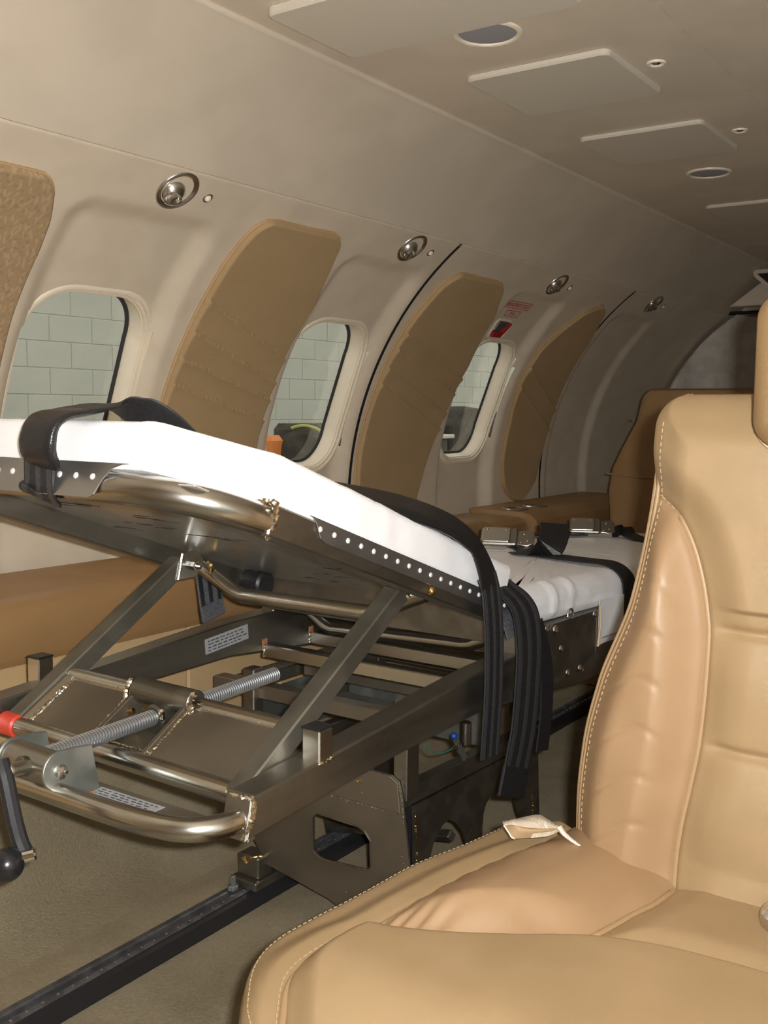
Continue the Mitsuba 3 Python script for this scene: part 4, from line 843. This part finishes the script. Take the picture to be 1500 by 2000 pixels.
# clamp on the track
cl = obj('track_clamp', cbox([-1.166, 1.248, -.800], [-1.118, 1.285, -.762], .003), 'm_steel_dark', pd)
obj('foot', cbox([-1.172, 1.235, -.8155], [-1.112, 1.330, -.800], .002), 'm_steel_dark', cl)
obj('stem', [cyl([-1.128, 1.262, -.812], [-1.128, 1.262, -.77], .007), cyl([-1.148, 1.262, -.812], [-1.148, 1.262, -.77], .006)], 'm_chrome', cl)
obj('bolt', [cyl([-1.152, 1.222, -.8155], [-1.152, 1.222, -.806], .0095, 18), cyl([-1.152, 1.222, -.806], [-1.152, 1.222, -.790], .0055, 6)], 'm_zinc', cl)
obj('weld', [weldbead([(-1.150, 1.247, -.768), (-1.142, 1.246, -.775)], .0035, 80), weldbead([(-1.135, 1.247, -.764), (-1.118, 1.258, -.760)], .0022, 81)], 'm_brass_weld', cl, kind='stuff')
# lock pin with lanyard
lpn = obj('lock_pin', at(trimesh.creation.icosphere(subdivisions=3, radius=.0062), [-.838, 1.420, -.538]), 'm_blue', pd, label='blue-tipped lock pin on a thin green lanyard', smooth=True)
obj('lever', bar((-.8385, 1.420, -.538), (-.838, 1.458, -.588), .006, .011, .0015, X), 'm_galv', lpn)
obj('socket', cyl([-.842, 1.466, -.566], [-.842, 1.466, -.526], .0095, 22), 'm_satin', lpn)
obj('lanyard', tube(smooth_path([(-.838, 1.330, -.528), (-.837, 1.352, -.548), (-.836, 1.385, -.556), (-.836, 1.41, -.557), (-.836, 1.43, -.557)], 8), .0012, 8), 'm_green_wire', lpn)
obj('crimp', cyl([-.836, 1.408, -.557], [-.836, 1.428, -.557], .0028, 12), 'm_chrome', lpn)
obj('ring', tube([(-.836+.002*math.sin(a), 1.438+.010*math.cos(a), -.562+.010*math.sin(a)) for a in np.linspace(0, 2*PI, 24)[:-1]], .0011, 6, closed=True), 'm_chrome', lpn)

# ------------------------------------------------------------------ near seat
seat = thing('leather_seat', 'large tan leather cabin seat in the right foreground, facing the camera', 'seat')
SC = -.19
zt_ = np.array([.02, 0, -.081, -.209, -.308, -.384, -.453, -.56]); xl_ = np.array([-.387, -.388, -.394, -.416, -.452, -.469, -.4745, -.470])
def Yedge(z): return 1.075+.06*(z+.25)
from scipy.interpolate import PchipInterpolator
XL = PchipInterpolator(zt_[::-1], xl_[::-1])
ZTOP, RC = .0185, .035
def half(z):
    k = Yedge(z)/1.08; h = SC-XL(z)*k
    s = np.clip(z-(ZTOP-RC), 0, RC*.999); return h-(RC-np.sqrt(RC*RC-s*s))
SEAM = [(-.398, -.084), (-.386, -.0905), (-.370, -.098), (-.352, -.1105), (-.336, -.140), (-.325, -.175), (-.3185, -.21), (-.3165, -.235), (-.318, -.29), (-.3225, -.349), (-.331, -.40), (-.338, -.44), (-.342, -.48), (-.343, -.53), (-.338, -.58)]
SEAMs = smooth_path(np.column_stack([np.array(SEAM), np.zeros(len(SEAM))]), 4)[:, :2]
def back_front(x, z, e):
    """depth of the upholstery towards the camera at (x, z); e = distance in from the silhouette edge"""
    xm = np.where(x > SC, 2*SC-x, x)            # mirrored to the left half, seam coordinates are for station 1.08
    xr = xm*1.08/Yedge(z)*1.0
    d = seg_dist(xr, z, SEAMs)
    sx = np.interp(-z, -SEAMs[:, 1], SEAMs[:, 0]); inside = (xr < sx) & (z < -.084)
    b = .028*sstep(0, .055, e)
    wing = np.where(inside, .030*sstep(0, .050, d)*sstep(0, .045, e)*(1-.4*sstep(.0, .10, d-.03)), 0)
    up_ = np.where(~inside & (z > -.2), .012*sstep(0, .05, d), 0)
    mid = np.where(~inside, .010*sstep(0, .05, d), 0)
    for zz in (-.223+.02*0, -.346): mid = mid-np.where(~inside, .0065*np.exp(-((z-zz-.01*(SC-xm)*.3)/.005)**2)*sstep(0.0, .03, d)+.006*np.exp(-((z-zz)/.03)**2)*0, 0)
    mid = mid+np.where(~inside & (z < -.2), .006*np.abs(np.sin((z+.223)/.123*PI))*sstep(0, .03, d), 0)
    groove = -.0055*np.exp(-(d/.0038)**2)
    wr = np.where(inside, .0016*np.exp(-((np.mod(z*1.0+.55*(xm+.45)**1.0*0+1.8*(xm+.40)**2*6+.02*np.sin(xm*40), .052)-.026)/.004)**2)*sstep(.012, .04, d)*sstep(.01, .03, e), 0)
    fall = -.030*sstep(-.42, -.56, z)
    return b+wing+up_+mid+groove-wr+fall*.0+.0015*(meshkit.fbm(np.stack([x*18, z*18, x*0], -1), 2)-.5)
zs = np.unique(np.concatenate([np.linspace(-.58, ZTOP-RC, 190), ZTOP-RC+RC*np.sin(np.linspace(0, PI/2*.985, 16))]))
us = np.unique(np.concatenate([np.linspace(-1, -.9, 26), np.linspace(-.9, .9, 250), np.linspace(.9, 1, 26)]))
Zg, Ug = np.meshgrid(zs, us, indexing='ij'); hw = half(zs)[:, None]; Xg = SC+hw*Ug
e = np.minimum(hw*(1-np.abs(Ug)), (ZTOP-Zg)*1.0+.0005)
rim = .022*(1-np.sqrt(np.clip(1-(1-np.clip(e/.022, 0, 1))**2, 0, 1)))
Yg = Yedge(Zg)-back_front(Xg, Zg, e)+rim
frontm = np.stack([Xg, Yg, Zg], -1)
_xm = np.where(Xg > SC, 2*SC-Xg, Xg)*1.08/Yedge(Zg)
wing_ = (_xm < np.interp(-Zg, -SEAMs[:, 1], SEAMs[:, 0])) & (Zg < -.084)
wc = wing_[:-1, :-1]
bk_ = obj('backrest', grid_mesh(frontm, False, ~wc), 'm_leather', seat, smooth=True)
for half_ in (Ug[:-1, :-1] < 0, Ug[:-1, :-1] >= 0): obj('side_bolster', grid_mesh(frontm, False, wc & half_), 'm_leather_pink', bk_, smooth=True)
# the shell behind: edge roll and back
loopi = [(i, 0) for i in range(len(zs))]+[(len(zs)-1, j) for j in range(1, len(us))]+[(i, len(us)-1) for i in range(len(zs)-2, -1, -1)]
L = np.array([frontm[i, j] for i, j in loopi]); cen = np.array([SC, 0, -.28])
rings = [L]
for ins, dy in ((-.0015, .006), (-.002, .014), (-.002, .045), (.004, .085), (.020, .115), (.06, .125), (.30, .13)):
    q = L.copy(); dirn = (q-cen); dirn[:, 1] = 0; ln = np.linalg.norm(dirn, axis=1, keepdims=True); q = q-dirn/ln*min(ins, .28); q[:, 1] = Yedge(L[:, 2])+.022+dy; rings.append(q)
m = grid_mesh(np.array(rings), False)
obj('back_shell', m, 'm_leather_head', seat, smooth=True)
def on_back(x, z, lift=0.):
    x, z = np.asarray(x, float), np.asarray(z, float); k = Yedge(z)/1.08
    X_ = x*k; e = np.minimum(half(z)-np.abs(X_-SC), ZTOP-z+.0005); r_ = .022*(1-np.sqrt(np.clip(1-(1-np.clip(e/.022, 0, 1))**2, 0, 1)))
    return np.stack([X_, Yedge(z)-back_front(X_, z, e)+r_-lift, z], -1)
for s in (0, 1):
    q = on_back(SEAMs[12:, 0], SEAMs[12:, 1], -.0012)
    if s: q[:, 0] = 2*SC-q[:, 0]
    obj('seam_piping', tube(q[:-2], .0042, 12), 'm_piping', bk_, smooth=True)
zz = np.concatenate([np.linspace(-.50, ZTOP-RC, 60), ZTOP-RC+RC*np.sin(np.linspace(.1, 1.35, 8))])
for s in (0, 1):
    sg = -1 if s == 0 else 1
    for ins, lift, r in ((.0005, .000, .0030), (.0095, .0006, .0026)):
        xx = SC+sg*(half(zz)-ins); q = np.column_stack([xx, Yedge(zz)+.022*(1-math.sqrt(max(0, 1-(1-min(ins/.022, 1))**2)))-.028*sstep(0, .055, ins)-lift, zz]); obj('edge_piping', tube(q, r, 8), 'm_piping', bk_, smooth=True)
    zst = np.arange(-.49, ZTOP-.03, .0072); ms = []
    for z0 in zst:
        p = []
        for zq in (z0, z0+.0042):
            xx = SC+sg*(half(np.array(zq))-.0165); X1 = xx*1.08/Yedge(zq) if s == 0 else xx
            e_ = .0165; y_ = Yedge(zq)-back_front(np.array([xx]), np.array([zq]), np.array([e_]))[0]+.022*(1-math.sqrt(1-(1-e_/.022)**2)); p.append((float(xx), float(y_)-.0006, zq))
        ms.append(tube([p[0], p[1]], .0006, 5))
    if s == 0: obj('stitching', ms, 'm_stitch', bk_, kind='stuff')
q0 = on_back(np.array([-.393, -.386, -.379, -.372, -.365, -.358]), np.array([-.087, -.0895, -.092, -.0965, -.100, -.105]), .0008)
obj('stitching', [tube([a, a+.6*(b-a)], .0008, 5) for a, b in zip(q0[:-1], q0[1:])], 'm_stitch', bk_, kind='stuff')
# headrest
P = ccw(rrect(.180, .150, .028, 8, SC+.010, .041)); 
hr = swap(loft(P, [(.030, 0), (.014, .003), (.005, .009), (0, .020), (0, .050), (.006, .068), (.020, .078)]), (0, 2, 1)); hr.vertices[:, 1] = 1.070-.012-hr.vertices[:, 1]+.004
if hr.volume < 0: hr.faces = hr.faces[:, ::-1]
sub = hr; sub.vertices[:, 1] += .0
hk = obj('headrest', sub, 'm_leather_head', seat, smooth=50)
b = P[(P[:, 1] < .07)]; 
lo = np.array([p for p in P if p[1] < .0]); lo = lo[np.argsort(np.arctan2(lo[:, 1]-.041, lo[:, 0]-SC-.010))]
q = [(x, 1.030, z-.003) for x, z in lo]; q = [(q[0][0], 1.030, .02)]+q+[(q[-1][0], 1.030, .02)]
obj('piping', tube(smooth_path(q, 3), .003, 10), 'm_piping_light', hk, smooth=True)

# seat cushion: heightfield inside a rounded outline
def cush_outline():
    left = [(-.566, 1.125), (-.569, 1.111), (-.587, 1.014), (-.606, .932), (-.614, .844), (-.622, .767), (-.6245, .724), (-.619, .688), (-.606, .659), (-.587, .633), (-.566, .609), (-.53, .585), (-.48, .568), (-.40, .556), (-.30, .550), (SC, .548)]
    right = [(2*SC-x, y) for x, y in left[:-1]][::-1]
    return ccw(np.vstack([smooth_path(np.column_stack([np.array(left+right), np.zeros(len(left+right))]), 8)[:, :2]]))
CO = cush_outline()
LS = smooth_path(np.column_stack([[(-.48, .548), (-.503, .585), (-.535, .628), (-.554, .658), (-.560, .69), (-.557, .734), (-.547, .773), (-.541, .84), (-.533, .908), (-.516, .985), (-.500, 1.04), (-.485, 1.12)], np.zeros(12)]), 5)[:, :2]
FS = smooth_path(np.column_stack([[(-.545, .770), (-.525, .771), (-.50, .779), (-.466, .795), (-.42, .825), (-.373, .857), (-.338, .874), (-.29, .888), (-.24, .894), (SC, .896)], np.zeros(10)]), 5)[:, :2]
WS = smooth_path(np.column_stack([[(-.373, .857), (-.360, .907), (-.349, .954), (-.337, 1.003), (-.325, 1.12)], np.zeros(5)]), 5)[:, :2]
def cush_z(x, y, e):
    xm = np.where(x > SC, 2*SC-x, x)
    dL, dF, dW = seg_dist(xm, y, LS), seg_dist(xm, y, FS), seg_dist(xm, y, WS)
    lx = np.interp(y, LS[:, 1], LS[:, 0]); inner = xm > lx
    fy = np.interp(xm, FS[:, 0], FS[:, 1]); frontp = inner & (y < fy)
    wx = np.interp(y, WS[:, 1], WS[:, 0]); wedge = inner & ~frontp & (xm < wx)
    z = np.full(np.shape(x), -.500)
    z = z+np.where(~inner, -.004+.006*sstep(0, .022, dL)-.012*sstep(.016, .05, dL), 0)
    z = z+np.where(frontp, .004+.020*sstep(0, .03, dF)*sstep(0, .03, dL), 0)
    z = z+np.where(wedge, .033*np.sqrt(sstep(0, .075, np.minimum(dW, dL)))*sstep(0, .05, dF)-.003, 0)
    z = z+np.where(inner & ~frontp & ~wedge, .010*sstep(0, .04, np.minimum(dW, dF))-.003, 0)
    z = z-.005*np.exp(-(dL/.0035)**2)-np.where(inner, .004*np.exp(-(dW/.004)**2)*(y > .86), 0)-np.where(inner, .004*np.exp(-(dF/.003)**2), 0)
    wr = np.where(wedge, .0016*np.sin((y*.5-xm)*190+8*np.sin(xm*30))*np.exp(-((dF-.02)/.018)**2)+.001*np.sin(y*160+xm*60)*np.exp(-(dL/.03)**2), 0)
    z = z+wr
    fr = np.clip((.700-y)/.15, 0, 1.2); z = z-np.where(inner, .075*fr**2, .030*fr**2)
    z = z+.0015*(meshkit.fbm(np.stack([x*16, y*16, x*0], -1), 2)-.5)
    r = .016; z = z-(r-np.sqrt(np.clip(r*r-np.clip(r-e, 0, r)**2, 0, None)))
    return z
cen = np.array([SC, .84]); ts = np.concatenate([np.linspace(.0, .55, 60), np.linspace(.55, .93, 110)[1:], np.linspace(.93, 1, 36)[1:]])
Q = np.vstack([CO, CO[:1]]); Lq = np.concatenate([[0], np.cumsum(np.linalg.norm(np.diff(Q, axis=0), axis=1))]); ss = np.linspace(0, Lq[-1], 520)
Q = np.column_stack([np.interp(ss, Lq, Q[:, 0]), np.interp(ss, Lq, Q[:, 1])])
G = cen+(Q[None]-cen)*ts[:, None, None]
rad = np.linalg.norm(Q-cen, axis=1)
from shapely import distance as shp_dist, points as shp_pts
E_ = shp_dist(shp_pts(G.reshape(-1, 2)), Polygon(CO).exterior).reshape(G.shape[:2])
Zc = cush_z(G[..., 0], G[..., 1], E_)
top_ = np.concatenate([G, Zc[..., None]], -1)
def cush_region(x, y):
    xm = np.where(x > SC, 2*SC-x, x); lx = np.interp(y, LS[:, 1], LS[:, 0]); fy = np.interp(xm, FS[:, 0], FS[:, 1]); wx = np.interp(y, WS[:, 1], WS[:, 0])
    return (xm > lx) & (y >= fy) & (xm < wx)
wd_ = cush_region(G[:-1, :-1, 0], G[:-1, :-1, 1]); lf_ = G[:-1, :-1, 0] < SC
cm = grid_mesh(top_, True, ~wd_)
if cm.vertex_normals[:, 2].mean() < 0: cm.faces = cm.faces[:, ::-1]
ck = obj('cushion', cm, 'm_leather', seat, smooth=True)
for hm in (lf_, ~lf_): obj('side_bolster', grid_mesh(top_, True, wd_ & hm), 'm_leather_pink', ck, smooth=True)
ring = top_[-1]; rings = [ring]
for o, dz in ((.0015, -.006), (.002, -.02), (.0, -.06), (-.004, -.11), (-.012, -.125), (-.05, -.13)):
    q = ring.copy(); q[:, :2] = cen+(ring[:, :2]-cen)*(1+o/.3); q[:, 2] = np.minimum(-.516, ring[:, 2])*1.0+dz; rings.append(q)
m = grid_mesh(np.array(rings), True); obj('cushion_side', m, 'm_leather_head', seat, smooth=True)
def cz(P, lift):
    P = np.asarray(P); e = shp_dist(shp_pts(P), Polygon(CO).exterior); return np.column_stack([P, cush_z(P[:, 0], P[:, 1], e)+lift])
obj('seam_piping', tube(cz(LS[3:-6], .0012), .0036, 10), 'm_piping', ck, smooth=True)
obj('seam_piping', tube(cz(WS[3:-4], .001), .0038, 10), 'm_piping', ck, smooth=True)
def stitches(path, step=.0075, lift=.0012, frac=.6):
    L = np.concatenate([[0], np.cumsum(np.linalg.norm(np.diff(path, axis=0), axis=1))]); ms = []
    for s0 in np.arange(0, L[-1]-step, step):
        p = np.array([[np.interp(s, L, path[:, 0]), np.interp(s, L, path[:, 1])] for s in (s0, s0+step*frac)]); q = cz(p, lift-.0003); ms.append(tube(q, .00055, 5))
    return ms
obj('stitching', stitches(LS[4:30]-[.006, 0]), 'm_stitch', ck, kind='stuff')
i0 = np.argmin(abs(CO[:, 0]+.6245)+abs(CO[:, 1]-.724))
eo = cen+(CO[CO[:, 0] < -.45]-cen)*.985; eo = eo[np.argsort(eo[:, 1])]
obj('stitching', stitches(eo[eo[:, 1] > .60], lift=.001), 'm_stitch', ck, kind='stuff')
obj('base', cbox([-.55, .62, -.84], [.17, 1.16, -.64], .02), 'm_leather_dark', seat)
for x in (-.50, .06): obj('base_leg', cbox([x, .66, -.850], [x+.06, 1.20, -.64], .005), 'm_black_trim', seat)

# shiny belt flap at the back corner of the seat, and the buckle at the edge of the photo
gb = thing('belt_flap', 'shiny silver-gold fabric belt end crumpled at the back corner of the near seat', 'belt')
U_ = smooth_path([(-.534, 1.022, -.478), (-.5236, 1.022, -.472), (-.5125, 1.022, -.4663), (-.4913, 1.022, -.4575), (-.4785, 1.022, -.4598), (-.4689, 1.022, -.4635), (-.4619, 1.022, -.4653)], 6)
L_ = smooth_path([(-.5247, 1.004, -.4723), (-.5142, 1.004, -.4691), (-.5000, 1.004, -.4680), (-.4810, 1.004, -.4651), (-.4673, 1.004, -.4617), (-.4593, 1.004, -.4597), (-.4537, 1.004, -.4589)], 6)
B_ = smooth_path([(-.5219, 1.0, -.4709), (-.5165, 1.0, -.4768), (-.5099, 1.0, -.4825), (-.4958, 1.004, -.4800), (-.4801, 1.006, -.4755), (-.4646, 1.006, -.4690), (-.4513, 1.002, -.4590)], 6)
V = np.stack([U_*(1-t)+L_*t+np.array([0, -.004, .004])*math.sin(t*PI) for t in np.linspace(0, 1, 8)], 1)
V[:, 1:-1] += (rng.random(V[:, 1:-1].shape)-.5)*.0012
obj('flap', grid_mesh(V), 'm_gold', gb, smooth=True)
V = np.stack([L_*(1-t)+B_*t+np.array([0, .012, 0])*math.sin(t*PI) for t in np.linspace(0, 1, 8)], 1); obj('fold', grid_mesh(V), 'm_gold_dark', gb, smooth=True)
obj('hem', tube(np.vstack([L_[:3][::-1], B_[:14]]), .0011, 6), 'm_gold', gb)
V = np.stack([smooth_path([(-.487, .997, -.4755), (-.472, .998, -.4705), (-.462, .999, -.466), (-.452, .999, -.4585)], 6)+np.array([.001, .003, .0045])*t for t in np.linspace(0, 1, 4)], 1); obj('inner_fold', grid_mesh(V), 'm_gold', gb, smooth=True)
obj('tail', tube(smooth_path([(-.4545, 1.0, -.4555), (-.4469, .999, -.4620), (-.4370, .999, -.4670), (-.4290, 1.0, -.4705)], 6), np.linspace(.0035, .0012, 19), 8), 'm_gold', gb)
k = thing('seat_buckle', 'silver patterned belt buckle lying on the near seat at the right edge of the photo', 'buckle')
bp = np.array([-.216, .99, -.484]); 
obj('plate', lathe([(0, .010), (.014, .0105), (.0175, .0085), (.020, .004), (.020, -.002)], bp, nrm([-.10, -.30, .95]), 28), 'm_satin', k)
obj('relief', [at(dome([0, 0, 0], nrm([-.10, -.30, .95]), .0042, .002, 10), bp+nrm([-.10, -.30, .95])*.0098+.0095*(math.cos(a)*np.array([1, 0, .10])+math.sin(a)*np.array([0, .95, .30]))) for a in np.linspace(0, 2*PI, 7)[:-1]], 'm_chrome', k, kind='stuff')

# ------------------------------------------------------------------ far seat
fs_ = thing('far_seat', 'brown leather seat at the far end, half hidden behind the near seat', 'seat')
lf = [(-1.30, -.60), (-1.307, -.373), (-1.316, -.26), (-1.305, -.185), (-1.269, -.109), (-1.226, -.028), (-1.212, .040), (-1.200, .062), (-1.180, .074)]
P = lf+[(2*-.96-x, z) for x, z in lf[::-1]]
m = swap(loft(P, [(.02, 0), (.006, .006), (0, .018), (0, .11), (.012, .13)]), (0, 2, 1)); m.vertices[:, 1] += 3.20
if m.volume < 0: m.faces = m.faces[:, ::-1]
obj('backrest', m, 'm_leather_dark', fs_, smooth=40)
obj('seam', tube([(-1.316, 3.197, -.205), (-1.25, 3.196, -.21), (-1.1, 3.196, -.215), (-.62, 3.197, -.205)], .003, 8), 'm_piping', fs_)
obj('cushion', cbox([-1.28, 2.76, -.52], [-.64, 3.24, -.40], .03), 'm_leather_dark', fs_); obj('base', cbox([-1.22, 2.80, -.82], [-.70, 3.25, -.52], .01), 'm_leather_dark', fs_)
